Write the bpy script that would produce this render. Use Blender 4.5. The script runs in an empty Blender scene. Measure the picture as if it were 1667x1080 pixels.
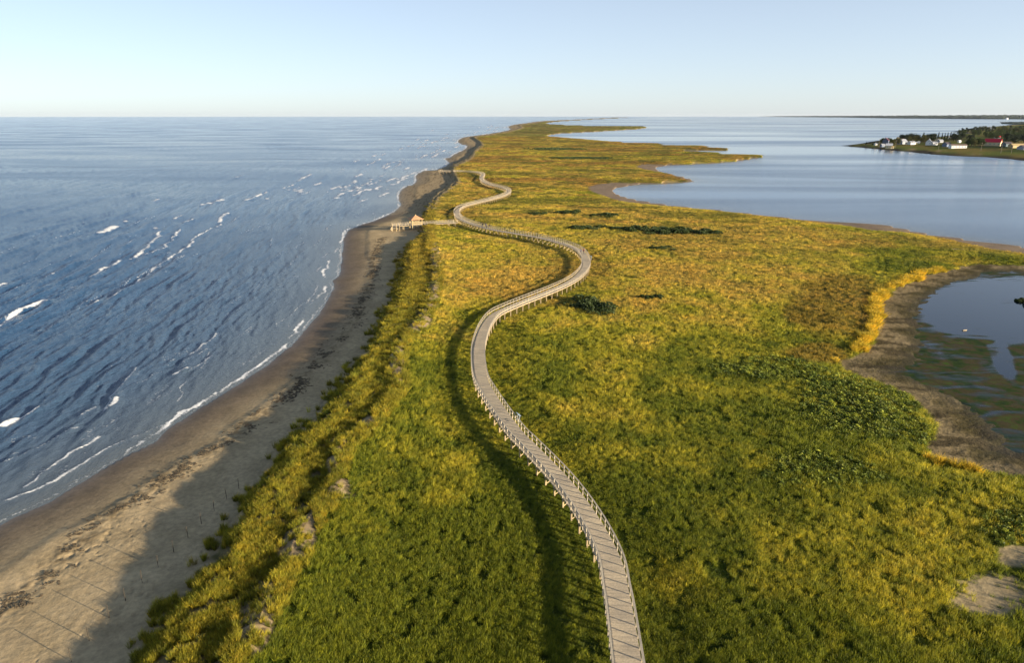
import bpy, bmesh, math, random
import numpy as np
from mathutils import Vector, Matrix, Euler
R = math.radians
rng = np.random.default_rng(7)
random.seed(7)
SC = bpy.context.scene
COL = SC.collection

# ------------------------------------------------------------------ camera, sky, sun, exposure
FPX, CAMH, VH = 1111.0, 45.0, 187.5          # focal length in photo pixels, drone height, horizon row
PITCH = math.atan((540 - VH) / FPX)
cd = bpy.data.cameras.new('camera'); cam = bpy.data.objects.new('camera', cd); COL.objects.link(cam)
cd.sensor_width = 36; cd.lens = FPX / 1667 * 36; cd.clip_start = 0.5; cd.clip_end = 90000
cam.location = (0, 0, CAMH); cam.rotation_euler = (R(90) - PITCH, 0, 0)
SC.camera = cam

SUN_EL, SUN_AZ = R(11.0), R(-28.0)           # azimuth counted from +X towards +Y
sdir = Vector((math.cos(SUN_AZ) * math.cos(SUN_EL), math.sin(SUN_AZ) * math.cos(SUN_EL), math.sin(SUN_EL)))
W = bpy.data.worlds.new('World'); SC.world = W; W.use_nodes = True
nt = W.node_tree; nt.nodes.clear()
wo = nt.nodes.new('ShaderNodeOutputWorld'); bg = nt.nodes.new('ShaderNodeBackground'); sk = nt.nodes.new('ShaderNodeTexSky')
sk.sky_type = 'NISHITA'; sk.sun_disc = False; sk.sun_elevation = SUN_EL
sk.sun_rotation = math.atan2(sdir.x, sdir.y)
sk.altitude = 0; sk.air_density = 0.62; sk.dust_density = 0.6; sk.ozone_density = 1.5
bg.inputs['Strength'].default_value = 0.074
veil = nt.nodes.new('ShaderNodeMix'); veil.data_type = 'RGBA'; veil.inputs[0].default_value = 0.32      # thin high veil of cloud over the whole sky
veil.inputs[7].default_value = (5.4, 5.8, 6.3, 1)
tcw = nt.nodes.new('ShaderNodeTexCoord'); sxy = nt.nodes.new('ShaderNodeSeparateXYZ'); vr = nt.nodes.new('ShaderNodeMapRange')   # the veil thins out towards the zenith
nt.links.new(tcw.outputs['Generated'], sxy.inputs[0]); nt.links.new(sxy.outputs['Z'], vr.inputs[0])
vr.inputs['From Min'].default_value = 0.0; vr.inputs['From Max'].default_value = 0.55; vr.inputs['To Min'].default_value = 0.50; vr.inputs['To Max'].default_value = 0.06; nt.links.new(vr.outputs[0], veil.inputs[0])
nt.links.new(sk.outputs[0], veil.inputs[6]); nt.links.new(veil.outputs[2], bg.inputs[0]); nt.links.new(bg.outputs[0], wo.inputs[0])
sl = bpy.data.lights.new('sun', 'SUN'); sl.energy = 5.0; sl.angle = R(0.5); sl.color = (1.0, 0.85, 0.64)
so = bpy.data.objects.new('sun', sl); COL.objects.link(so); so.rotation_euler = sdir.to_track_quat('Z', 'Y').to_euler()
vs_ = SC.view_settings; vs_.view_transform = 'Standard'; vs_.look = 'None'; vs_.exposure = 1.3; vs_.gamma = 1
SC.render.engine = 'CYCLES'

# ------------------------------------------------------------------ tracing: photo pixel -> place on the ground
CP, SP = math.cos(PITCH), math.sin(PITCH)
def P(u, v, z=0.0):
    u = np.asarray(u, float); v = np.asarray(v, float)
    x = (u - 833.5) / FPX; y = (v - 540) / FPX
    t = (CAMH - z) / (SP + y * CP)
    return np.stack([t * x, t * (CP - y * SP)], -1)
def PX(x, y, z=2.0):
    d = y * CP - (z - CAMH) * SP; up = y * SP + (z - CAMH) * CP
    d = np.maximum(d, 0.1)
    return 833.5 + FPX * x / d, 540 - FPX * up / d
def catmull(p, n):
    p = np.asarray(p, float); q = np.vstack([2 * p[0] - p[1], p, 2 * p[-1] - p[-2]])
    out = []
    for i in range(1, len(q) - 2):
        t = np.linspace(0, 1, n, endpoint=False)[:, None]
        a, b, c, d = q[i - 1], q[i], q[i + 1], q[i + 2]
        out.append(0.5 * (2 * b + (c - a) * t + (2 * a - 5 * b + 4 * c - d) * t ** 2 + (3 * b - a - 3 * c + d) * t ** 3))
    out.append(q[-2][None]); return np.vstack(out)

# ------------------------------------------------------------------ noise
def _h(ix, iy, s):
    n = (ix.astype(np.int64) * 374761393 + iy.astype(np.int64) * 668265263 + s * 974634777) & 0xffffffff
    n = ((n ^ (n >> 13)) * 1274126177) & 0xffffffff
    return ((n ^ (n >> 16)) & 0xffff) / 65535.0
def vnoise(x, y, s=0):
    ix = np.floor(x); iy = np.floor(y); fx = x - ix; fy = y - iy
    fx = fx * fx * (3 - 2 * fx); fy = fy * fy * (3 - 2 * fy)
    a = _h(ix, iy, s); b = _h(ix + 1, iy, s); c = _h(ix, iy + 1, s); d = _h(ix + 1, iy + 1, s)
    return (a * (1 - fx) + b * fx) * (1 - fy) + (c * (1 - fx) + d * fx) * fy
def fbm(x, y, s=0, o=4):
    r = 0; a = 0.5; t = 0
    for i in range(o):
        r = r + a * vnoise(x, y, s + i); t += a; a *= 0.5; x = x * 2.03 + 17.1; y = y * 2.03 - 9.7
    return r / t                             # 0..1
def sm(a, b, x):
    t = np.clip((x - a) / (b - a), 0, 1); return t * t * (3 - 2 * t)

# ------------------------------------------------------------------ traced lines
SEA = [(-420, 1100), (-150, 938), (0, 853), (25, 840), (67, 822), (119, 792), (139, 780), (200, 745), (250, 720), (267, 702), (319, 668), (350, 649), (389, 624),
       (422, 602), (450, 582), (475, 560), (502, 529), (517, 511), (529, 491), (541, 470), (540, 458), (551, 448), (555, 421),
       (558, 389), (565, 377), (582, 368), (610, 359), (639, 346), (650, 336), (648, 318), (657, 305), (676, 298), (676, 287), (684, 280),
       (699, 276), (715, 275), (729, 266), (728, 262), (722, 259.5), (738, 253), (740, 250), (755, 244), (760, 238), (749, 234), (745, 230),
       (752, 224.5), (768, 221.5), (788, 219), (804, 216.5), (819, 214), (831, 210.5), (827, 207), (835, 203.5), (858, 200), (882, 197), (916, 195.4), (945, 194.2), (995, 191.3), (1019, 190.7)]
LAG = [(1026, 191.6), (985, 193.4), (945, 195.8), (916, 197.5), (887, 201), (909, 203), (952, 204.7), (1024, 205), (1053, 206.5), (1045, 209.5), (1024, 211), (959, 215),
       (909, 218), (890, 222), (916, 225), (952, 228), (1000, 232), (1048, 234.5), (1096, 236), (1139, 238.8), (1187, 243), (1172, 244.2),
       (1132, 244), (1111, 246), (1122, 248), (1156, 250), (1213, 252), (1245, 255.8), (1216, 258.7), (1192, 262.8), (1156, 266.8), (1120, 267.5), (1084, 270),
       (1068, 273.5), (1077, 279.5), (1096, 284.3), (1115, 288.4), (1131, 294), (1124, 297.3), (1084, 297.8), (1048, 299.6), (1014, 304.7), (998, 309.5), (1010, 318),
       (1036, 325), (1072, 331), (1108, 336), (1168, 342), (1267, 353), (1327, 359), (1375, 361.7), (1401, 362.4), (1435, 366), (1466, 371), (1502, 379), (1545, 385.6),
       (1603, 393.5), (1667, 402), (1900, 440), (2300, 505)]
TOE = [(-40, 1330), (120, 1180), (225, 1085), (240, 1050), (273, 1007), (309, 968), (348, 930), (360, 898), (385, 865), (392, 836), (430, 790), (464, 740), (500, 699), (530, 671), (540, 651), (569, 613), (594, 585),
       (610, 554), (620, 523), (638, 495), (643, 470), (648, 452), (652, 436), (658, 415), (672, 398), (690, 388), (690, 375), (693, 348), (701, 330), (709, 319), (727, 306), (740, 296), (734, 285), (732, 274),
       (741, 267.5), (759, 259), (769.5, 246), (781, 236), (775, 229), (768, 223.5), (790, 220), (806, 217), (822, 214.5), (847, 208), (841, 204.3), (862, 200.6), (886, 197.4), (920, 196), (990, 192), (1019, 191)]
CREST = [(180, 1330), (290, 1180), (372, 1075), (407, 1028), (433, 987), (449, 950), (472, 924), (488, 870), (515, 840), (540, 790), (553, 735), (591, 704), (625, 660), (647, 633), (643, 595), (648, 575), (660, 551), (684, 527), (691, 511),
         (700, 493), (706, 472), (710, 438), (704, 419), (699, 398), (697, 378), (699, 350), (707, 331), (715, 319.5), (732, 306.3), (745.5, 296.3), (739, 285), (737, 274),
         (746, 267.5), (764, 259), (774, 246), (785, 236), (779, 229), (773, 223.5), (794, 220), (810, 217), (826, 214.5), (850, 208), (846, 204.3), (866, 200.6), (890, 197.4), (924, 196), (992, 192), (1019, 191.1)]
POND = [(1667, 433), (1579, 432), (1543, 443), (1507, 450), (1490, 458), (1466, 468), (1449, 479), (1438, 490), (1436, 512), (1433, 536), (1424, 562), (1409, 577), (1370, 587), (1382, 607), (1428, 622),
        (1472, 641), (1494, 659), (1519, 685), (1527, 704), (1514, 726), (1511, 744), (1539, 759), (1594, 770), (1665, 778), (1800, 775), (1950, 690), (1960, 520), (1800, 436)]
LBAND = [(1192, 262.3), (1120, 266.8), (1053, 268), (1034, 270.7), (1048, 277), (1089, 283), (1104, 290), (1120, 296.2), (1053, 297), (1005, 298), (976, 300), (959, 304.7), (958, 310.8), (981, 320), (1005, 327.5), (1029, 331.5), (1096, 338.5), (1168, 344.5),
         (1267, 356), (1334, 363.6), (1375, 371), (1411, 377), (1454, 379), (1495, 383), (1555, 393.6), (1615, 409), (1667, 416), (1900, 452), (2300, 520)]
def line(px, n=3, z=0.0):
    q = catmull(px, n); return P(q[:, 0], np.maximum(q[:, 1], 188.9), z)
sea_l, lag_l = line(SEA), line(LAG)
toe_l, cre_l = line(TOE, 3, 1.2), line(CREST, 3, 3.0)
pond_l = line(POND + [POND[0]], 3, 0.8); lband_l = line(LBAND, 3, 0.6)
BACK = np.array([[400., -60.], [-70., -60.]])
LAGBACK = np.array([[460., 150.], [300., -60.]])
land_poly = np.vstack([sea_l, lag_l, LAGBACK, [[-140., -60.]]])
toe_poly = np.vstack([toe_l, lag_l, LAGBACK, [[-95., -60.]]])
cre_poly = np.vstack([cre_l, lag_l, LAGBACK, [[-70., -60.]]])
lband_poly = np.vstack([lband_l, [[300., -60.], [-2000., -60.], [-2000., 30000.], [3000., 12000.], [3000., 1600.]], P([1300], [262])])

def inside(px, py, poly):
    r = np.zeros(px.shape, bool); n = len(poly)
    for i in range(n):
        x1, y1 = poly[i]; x2, y2 = poly[(i + 1) % n]
        if y1 == y2: continue
        c = ((y1 > py) != (y2 > py)) & (px < (x2 - x1) * (py - y1) / (y2 - y1) + x1)
        r ^= c
    return r
def dist(px, py, pl):
    best = np.full(px.shape, 1e18)
    for (x1, y1), (x2, y2) in zip(pl[:-1], pl[1:]):
        dx, dy = x2 - x1, y2 - y1; L = dx * dx + dy * dy + 1e-9
        t = np.clip(((px - x1) * dx + (py - y1) * dy) / L, 0, 1)
        d = (px - x1 - t * dx) ** 2 + (py - y1 - t * dy) ** 2
        np.minimum(best, d, out=best)
    return np.sqrt(best)

# ------------------------------------------------------------------ polar grid under the drone
VS = np.concatenate([np.arange(1560, 1120, -8.0), np.arange(1120, 232, -1.7), np.arange(232, 189.2, -0.55)])
RAD = CAMH / np.tan(np.arctan((VS - 540) / FPX) + PITCH)
TH = np.radians(np.linspace(-54, 54, 1161))
NR, NC = len(RAD), len(TH)
GX = RAD[:, None] * np.sin(TH)[None]; GY = RAD[:, None] * np.cos(TH)[None]
ci = np.unique(np.append(np.arange(0, NR, 2), NR - 1)); cj = np.arange(0, NC, 2)
cx, cy = GX[np.ix_(ci, cj)], GY[np.ix_(ci, cj)]
def up(a):                                   # coarse field -> full grid
    t = np.empty((NR, a.shape[1]))
    f = np.interp(np.arange(NR), ci, np.arange(len(ci))); i0 = np.minimum(f.astype(int), len(ci) - 2); w = (f - i0)[:, None]
    t = a[i0] * (1 - w) + a[i0 + 1] * w
    f = np.interp(np.arange(NC), cj, np.arange(len(cj))); j0 = np.minimum(f.astype(int), len(cj) - 2); w = (f - j0)[None]
    return t[:, j0] * (1 - w) + t[:, j0 + 1] * w
def sdist(pl, poly):
    d = dist(cx, cy, pl); return np.where(inside(cx, cy, poly), d, -d)
in_land = inside(cx, cy, land_poly)
F = {}
d0 = dist(cx, cy, sea_l); F['sea'] = np.where(in_land, d0, -d0)
d1 = dist(cx, cy, lag_l); F['lag'] = np.where(in_land, d1, -d1)
F['toe'] = sdist(toe_l, toe_poly); F['cre'] = sdist(cre_l, cre_poly)
F['pond'] = sdist(pond_l, pond_l)
F['lb'] = sdist(lband_l, lband_poly)
F = {k: up(a) for k, a in F.items()}
def lookup(A, x, y):
    r = np.hypot(x, y); th = np.arctan2(x, y)
    fi = np.interp(r, RAD, np.arange(NR))
    fj = np.interp(th, TH, np.arange(NC))
    i = np.minimum(fi.astype(int), NR - 2); j = np.minimum(fj.astype(int), NC - 2); a = fi - i; b = fj - j
    return (A[i, j] * (1 - b) + A[i, j + 1] * b) * (1 - a) + (A[i + 1, j] * (1 - b) + A[i + 1, j + 1] * b) * a

# ------------------------------------------------------------------ the shape of the land
RR = np.hypot(GX, GY)
n6 = fbm(GX / 6, GY / 6, 3) - 0.5; n2 = fbm(GX / 1.8, GY / 1.8, 5, 3) - 0.5; n25 = fbm(GX / 25, GY / 25, 9) - 0.5
near = 1 - sm(500, 1500, RR)
ds = F['sea'] + n6 * 1.6 * near
zb = np.where(ds > 0, np.minimum(0.085 * ds, 0.45 + 0.035 * ds), 0.05 * ds); zb = np.clip(zb, -2.2, 1.5)
# a small berm step above the swash
zb = zb + 0.16 * sm(8.5, 10.5, ds + n25 * 3) * (ds > 0) - 0.10 * sm(10.5, 17, ds) * (ds > 0)
dt = F['toe'] + n6 * 3.0 * near + n2 * 1.5 * near; dc = F['cre'] + n6 * 1.6 * near
a = np.clip(dt / np.maximum(dt - dc, 0.3), 0, 1)
prof = np.interp(a, [0, 0.18, 0.38, 0.62, 0.8, 0.93, 1], [1.4, 2.5, 3.1, 2.85, 2.7, 3.15, 3.4]) + n6 * 0.9 * sm(0, .3, a) * (1 - sm(.9, 1, a)) + n2 * .4 * sm(0, .2, a)
field = 2.0 + n25 * 0.55 + n6 * 0.3 + n2 * 0.10
inner = field + (3.3 - field) * np.exp(-(np.maximum(dc, 0) / 6.0) ** 1.4)
Z = np.where(dt < 0, zb, np.where(dc < 0, np.maximum(prof, zb), inner))
dl = F['lag'] + n6 * 1.5 * near
zl = np.where(dl > 0, 0.055 * dl, 0.05 * dl)
db = F['lb']                                  # >0: on the grass side of the mud band
zl = np.where(db > 0, np.maximum(zl, np.minimum(zl, 0.7) + 0.10 * np.minimum(db, 14)), np.minimum(zl, 0.75))
Z = np.where(dt < 0, Z, np.minimum(Z, zl)); Z = np.where(ds < 0, np.minimum(zb, Z), Z)
dp = F['pond'] + n6 * 3.0 + n2 * 1.2          # >0 inside the pond basin
PONDZ = 0.50
zp = np.where(dp > 0, np.maximum(0.92 - 0.055 * dp, 0.05) + n2 * 0.30 + n6 * 0.30 + (fbm(GX / .6, GY / .6, 57, 3) - .5) * .10, 0.95 + 0.16 * (-dp))
Z = np.where(F['pond'] > -12, np.minimum(Z, zp), Z)
isl = ((F['sea'] > 0) & (F['lag'] > 0))
Z = np.where(isl, Z, np.minimum(Z, -0.05))

U_, V_ = PX(GX, GY, 2.0)
BARE = [(420, 1010, 34, 80), (480, 890, 40, 45), (563, 812, 26, 18), (553, 732, 14, 16), (645, 590, 16, 45), (680, 530, 26, 20), (703, 480, 14, 35), (709, 430, 10, 30), (596, 702, 22, 10), (648, 632, 9, 9), (540, 770, 12, 12)]
mnd = np.zeros_like(GX)
for (u, v, a_, b_) in BARE: mnd = np.maximum(mnd, 1 - sm(0.2, 2.2, ((U_ - u) / a_) ** 2 + ((V_ - v) / b_) ** 2))
Z = Z + mnd * np.exp(-((F['cre'] - .3 + n6 * 2) / 3.0) ** 2) * .30
def ell(U, V, u, v, ru, rv): return ((U - u) / ru) ** 2 + ((V - v) / rv) ** 2
# boardwalk centre line (needed first: nothing grows through the deck)
DZ = 3.25
BW = [(1034, 1200), (1024, 1110), (1020, 1080), (1009, 1000), (1003, 967), (994, 918), (963, 854), (918, 790), (860, 728), (845, 714), (819, 680), (793, 640), (782, 618), (778, 580), (781, 558), (789, 535), (805, 513), (824, 504),
      (847, 494), (884, 479.5), (918, 465), (940, 452), (953, 437), (954, 425), (949, 414), (940, 406), (924, 399), (902, 392.5), (878, 386.5), (851, 382), (802, 373.5), (767, 364), (749, 356), (743, 346.5), (751, 337.5),
      (773, 331), (800, 324.5), (821, 318), (829, 312), (821, 306), (800, 301), (787, 295.5), (783.6, 290), (787, 285), (780, 281.3), (762, 279.4), (746, 279.2), (734, 279.4)]
q = catmull(BW, 8); q = P(q[:, 0], q[:, 1], DZ)
def resample(q, step):
    s = np.concatenate([[0], np.cumsum(np.hypot(*np.diff(q, axis=0).T))]); t_ = np.arange(0, s[-1], step)
    return np.stack([np.interp(t_, s, q[:, k]) for k in (0, 1)], -1)
path = resample(q, .5)
for it in range(2):                           # even out tracing jitter, more so far away
    k = np.exp(-np.linspace(-2, 2, 25) ** 2); k /= k.sum()
    pad = np.vstack([np.repeat(path[:1], 12, 0), path, np.repeat(path[-1:], 12, 0)])
    smo = np.stack([np.convolve(pad[:, j], k, 'valid') for j in (0, 1)], -1)
    w = sm(60, 200, np.hypot(*path.T))[:, None] * .9 + .1; path = path * (1 - w) + smo * w
path = resample(path, .25)
BRANCH = resample(P([752, 741, 706, 686, 660, 650], [360.5, 362.4, 364.3, 365.2, 366.6, 367.2], DZ), .25)
FARB = resample(P([734, 722, 714], [279.4, 279.2, 279.2], DZ), .25)
coarse_path = np.vstack([path[::8], BRANCH[::8]])
dbw_c = up(dist(cx, cy, path[::6])); dbr_c = up(dist(cx, cy, BRANCH[::6])); 
DBW = np.minimum(dbw_c, dbr_c)

dip = (1 - sm(2.5, 11, DBW)) * sm(4, 9, F['cre']) * (F['lag'] > 20)
Z = Z - dip * .45

# ------------------------------------------------------------------ zones and colours
def zones(x, y, S, T, C, L, PD, LB):
    PD = PD + (fbm(x / 6, y / 6, 3) - .5) * 3.0 + (fbm(x / 1.8, y / 1.8, 5, 3) - .5) * 1.2
    """what grows where; every argument is an array"""
    U, V = PX(x, y, 2.0); r = np.hypot(x, y)
    n8 = fbm(x / 8, y / 8, 21); n3 = fbm(x / 3, y / 3, 31, 3); n1 = fbm(x / 0.9, y / 0.9, 61, 2); n40 = fbm(x / 45, y / 30, 41)
    o = {}
    o['sand_sea'] = 1 - sm(-0.6, 0.6, T + (n3 - .5) * 4)
    near = V > 330
    wb = np.interp(V, [330, 500, 840, 1100], [2.5, 2.2, 1.7, 2.1])
    bare = np.exp(-((C - .4 + (n3 - .5) * 2.5) / wb) ** 2) * near
    spots = np.zeros_like(x)
    for (u, v, a_, b_) in BARE:
        spots = np.maximum(spots, 1 - sm(0.5, 1.2, ell(U, V, u, v, a_, b_)))
    o['bare'] = np.clip(bare * spots * 2.3 * sm(.30, .46, n3 * .3 + n1 * .7), 0, 1)
    far_edge = (1 - sm(0.0, 3.0 + r * 0.004, C)) * (V <= 345)
    o['bare'] = np.maximum(o['bare'], far_edge * 0.8)
    bl = np.maximum(1 - sm(.4, 1.2, ell(U, V, 1615, 968, 85, 38) + (n3 - .5) * 1.2), 1 - sm(.3, 1.1, ell(U, V, 1660, 905, 45, 22) + (n3 - .5) * 1.5))
    o['blow'] = bl
    o['mud'] = np.maximum(1 - sm(-0.5, 0.8, LB), 0) * (S > 0)
    o['pond'] = sm(-0.6, 0.4, PD)
    o['brown'] = (1 - sm(.5, 1.3, np.minimum(ell(U, V, 1365, 500, 85, 52), ell(U, V, 1330, 575, 60, 16)) + (n8 - .5) * 1.2))
    g = np.maximum(1 - sm(.4, 1.25, ell(U - (V - 660) * 1.0, V, 1395, 665, 110, 62) + (n8 - .5) * 1.2), 1 - sm(.4, 1.2, ell(U, V, 1640, 860, 50, 32) + (n8 - .5)))
    g = np.maximum(g, 0.8 * (1 - sm(.4, 1.2, ell(U, V, 1250, 600, 90, 22) + (n8 - .5) * 1.4)))
    g = np.maximum(g, 0.7 * (1 - sm(.4, 1.2, ell(U, V, 1330, 770, 130, 30) + (n8 - .5) * 1.6)))
    o['leafy'] = np.clip(g, 0, 1) * (1 - o['pond'])
    o['reed'] = np.exp(-((PD + 1.2 + (n3 - .5) * 2.5) / .95) ** 2) * np.clip((1 - sm(.6, 1.4, ell(U, V, 1420, 530, 40, 70))) + (1 - sm(.6, 1.4, ell(U, V, 1500, 455, 60, 22))) + .9 * (1 - sm(.6, 1.4, ell(U, V, 1565, 768, 34, 14))) + .5 * sm(.55, .7, n8), 0, 1) * (V > 425)
    # grass tint
    gold = 0.02 + 0.42 * sm(75, 150, r) + 0.28 * sm(150, 300, r) + 0.95 * (n8 - .5) + 1.0 * (n40 - .5) + .5 * (n3 - .5)
    gold += 0.25 * (1 - sm(.5, 1.5, ell(U, V, 810, 440, 130, 60))) + .2 * (1 - sm(.5, 1.5, ell(U, V, 1180, 430, 220, 60)))
    gold -= 0.35 * (1 - sm(.5, 1.4, ell(U, V, 1480, 425, 240, 22))) + .3 * (1 - sm(.5, 1.4, ell(U, V, 960, 306, 40, 14))) + .25 * (1 - sm(.5, 1.4, ell(U, V, 1100, 255, 130, 10)))
    gold -= 0.18 * sm(900, 1100, V)
    gold = np.clip(gold, 0, 1)
    st = np.array([[.120, .155, .016], [.260, .270, .030], [.350, .310, .058], [.360, .280, .068]])
    gg = gold * 3
    tint = np.stack([np.interp(gg, [0, 1, 2, 3], st[:, k]) for k in range(3)], -1)
    rust = np.maximum(sm(.56, .74, fbm(x / 14, y / 10, 77)) * sm(180, 400, r) * .65, sm(.48, .66, fbm(x / 60, y / 40, 97)) * sm(260, 480, r) * .75)
    tint = tint * (1 - rust[..., None]) + np.array([.25, .145, .045]) * rust[..., None]
    dark = np.maximum(sm(.55, .70, fbm(x / 11, y / 7, 87)) * sm(150, 330, r) * .75, sm(.55, .68, fbm(x / 45, y / 30, 107)) * sm(200, 360, r) * .7)
    tint = tint * (1 - dark[..., None]) + np.array([.10, .115, .022]) * dark[..., None]
    tint = tint * (1 - o['brown'][..., None] * .6) + np.array([.17, .105, .03]) * o['brown'][..., None] * .6
    o['tint'] = tint
    o['grass'] = (1 - o['sand_sea']) * (1 - np.clip(o['bare'] * 1.2, 0, 1)) * (1 - o['mud']) * (1 - o['pond']) * (1 - o['blow'] * .93) * (1 - .25 * o['brown'])
    return o
zo = zones(GX, GY, F['sea'], F['toe'], F['cre'], F['lag'], F['pond'], F['lb'])

def mixc(c, col, w):
    return c * (1 - w[..., None]) + np.asarray(col) * w[..., None]
g4 = fbm(GX / 4, GY / 4, 51); g12 = fbm(GX / 12, GY / 30, 55); g05 = fbm(GX / .6, GY / .6, 57, 3)
thatch = zo['tint'] * np.interp(RR, [60, 300, 700, 1300], [0.45, .6, .8, .72])[..., None] * (0.75 + .5 * g4[..., None])  # dead grass colour, darkened beneath nearby tufts to stand in for shade
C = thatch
dry = np.stack([.44 + .06 * (g4 - .5), .335 + .05 * (g4 - .5), .19 + .04 * (g4 - .5)], -1)
wetw = np.interp(ds + (g12 - .5) * 5, [-2, 0, 3, 6, 8.5, 12.5], [1, 1, .88, .66, .3, .0])
sandc = mixc(dry, [.145, .105, .068], wetw)
# line of seaweed left by the tide
WR = [(-60, 1045), (0, 1002), (55, 952), (119, 897), (180, 844), (222, 813), (269, 782), (311, 754), (367, 721), (408, 690), (450, 657), (480, 640), (494, 613), (517, 593), (528, 578), (559, 546), (578, 519), (594, 483), (606, 456), (612, 411), (623, 387)]
wr_l = line(WR, 3, .9); dw = dist(cx, cy, wr_l); dw = up(dw)
wrk = np.exp(-((dw + (g4 - .5) * 1.6) / 1.25) ** 2) * sm(.42, .62, g05 * .6 + fbm(GX / 1.3, GY / .7, 58, 2) * .4)
sandc = mixc(sandc, [.10, .075, .042], wrk * .6)
Z = Z + np.where(dt < 0, np.exp(-(dw / 2.2) ** 2) * (g05 - .45) * .18, 0) + np.where((dt < 0) & (ds > 11), (fbm(GX / 1.1, GY / 1.1, 59, 2) - .5) * .05 - .09 * sm(.74, .84, vnoise(GX / .42, GY / .42, 66)) * sm(.45, .6, fbm(GX / 5, GY / 9, 67)), 0)
C = mixc(C, [0, 0, 0], zo['sand_sea']) + sandc * zo['sand_sea'][..., None]
fr = sm(-.5, .8, dt) * (1 - sm(-.5, 1.5, dc)) * (V_ > 330)
C = mixc(C, [.25, .19, .105], fr * .7)
C = mixc(C, [.34, .255, .145], zo['bare'])
C = mixc(C, [.10, .075, .04], zo['bare'] * sm(.60, .70, fbm(GX / .5, GY / .5, 68, 2)) * .7); C = mixc(C, [.37, .285, .165], zo['blow'] * .9)
mudc = np.stack([.20 + .10 * (g4 - .5), .145 + .08 * (g4 - .5), .09 + .05 * (g4 - .5)], -1)
mw = zo['mud']; C = C * (1 - mw[..., None]) + mudc * mw[..., None]
pdd = F['pond']
pc = mixc(np.stack([.19 + .16 * (g05 - .5), .148 + .12 * (g05 - .5), .082 + .07 * (g05 - .5)], -1), [.055, .046, .018], sm(1, 7, pdd + (g4 - .5) * 9))
pc = mixc(pc, [.050, .040, .022], sm(.52, .66, fbm(GX / 5, GY / 1.6, 63)) * .8)
pc = mixc(pc, [.035, .070, .008], sm(.48, .62, fbm(GX / 9, GY / 4, 64)) * sm(8, 16, pdd))
C = C * (1 - zo['pond'][..., None]) + pc * zo['pond'][..., None]
wet = np.maximum(np.where(dt < 0, np.interp(ds, [-1, 0, 2, 5, 10], [1, .95, .5, .25, 0]), 0), zo['pond'] * .5 * sm(3, 10, pdd))
wet = np.maximum(wet, zo['mud'] * .35)
sandm = np.clip(zo['sand_sea'] + zo['bare'] + zo['blow'], 0, 1)

# ------------------------------------------------------------------ mesh helpers
def mesh_from(name, V, Fa, smooth=True):
    me = bpy.data.meshes.new(name)
    V = np.asarray(V, np.float32); Fa = np.asarray(Fa, np.int32)
    me.vertices.add(len(V)); me.vertices.foreach_set('co', V.ravel())
    k = Fa.shape[1]; me.loops.add(Fa.size); me.loops.foreach_set('vertex_index', Fa.ravel())
    me.polygons.add(len(Fa)); me.polygons.foreach_set('loop_start', np.arange(0, Fa.size, k, dtype=np.int32))
    me.polygons.foreach_set('loop_total', np.full(len(Fa), k, np.int32))
    me.polygons.foreach_set('use_smooth', np.full(len(Fa), smooth, bool))
    me.update(); me.validate(); return me
def attr(me, name, typ, data, dom='POINT'):
    a_ = me.attributes.new(name, typ, dom)
    key = {'FLOAT': 'value', 'INT': 'value', 'FLOAT_VECTOR': 'vector', 'FLOAT_COLOR': 'color'}[typ]
    a_.data.foreach_set(key, np.ascontiguousarray(data).ravel())
def obj(name, me, mat=None, parent=None, kind=None, label=None, cat=None, group=None):
    o = bpy.data.objects.new(name, me); COL.objects.link(o)
    if mat is not None and me is not None and len(me.materials) == 0: me.materials.append(mat)
    if parent is not None: o.parent = parent
    for k, v in (('kind', kind), ('label', label), ('category', cat), ('group', group)):
        if v: o[k] = v
    return o
def empty(name, loc=(0, 0, 0), rz=0, **kw):
    o = obj(name, None, **kw); o.location = loc; o.rotation_euler.z = rz; o.empty_display_size = .3; return o
def grid_mesh(name, keep, X, Y, Zz, ats):
    nr, nc = X.shape; idx = np.arange(nr * nc).reshape(nr, nc)
    k = keep[:-1, :-1] | keep[1:, :-1] | keep[:-1, 1:] | keep[1:, 1:]
    f = np.stack([idx[:-1, :-1][k], idx[:-1, 1:][k], idx[1:, 1:][k], idx[1:, :-1][k]], -1)
    used = np.unique(f); mp = np.full(nr * nc, -1); mp[used] = np.arange(len(used))
    Vv = np.stack([X.ravel()[used], Y.ravel()[used], Zz.ravel()[used]], -1)
    me = mesh_from(name, Vv, mp[f])
    for n, t, d in ats:
        d = d.reshape(nr * nc, -1)[used]
        if t == 'FLOAT_COLOR': d = np.concatenate([d, np.ones((len(d), 1))], 1)
        attr(me, n, t, d.astype(np.float32))
    return me
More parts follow.
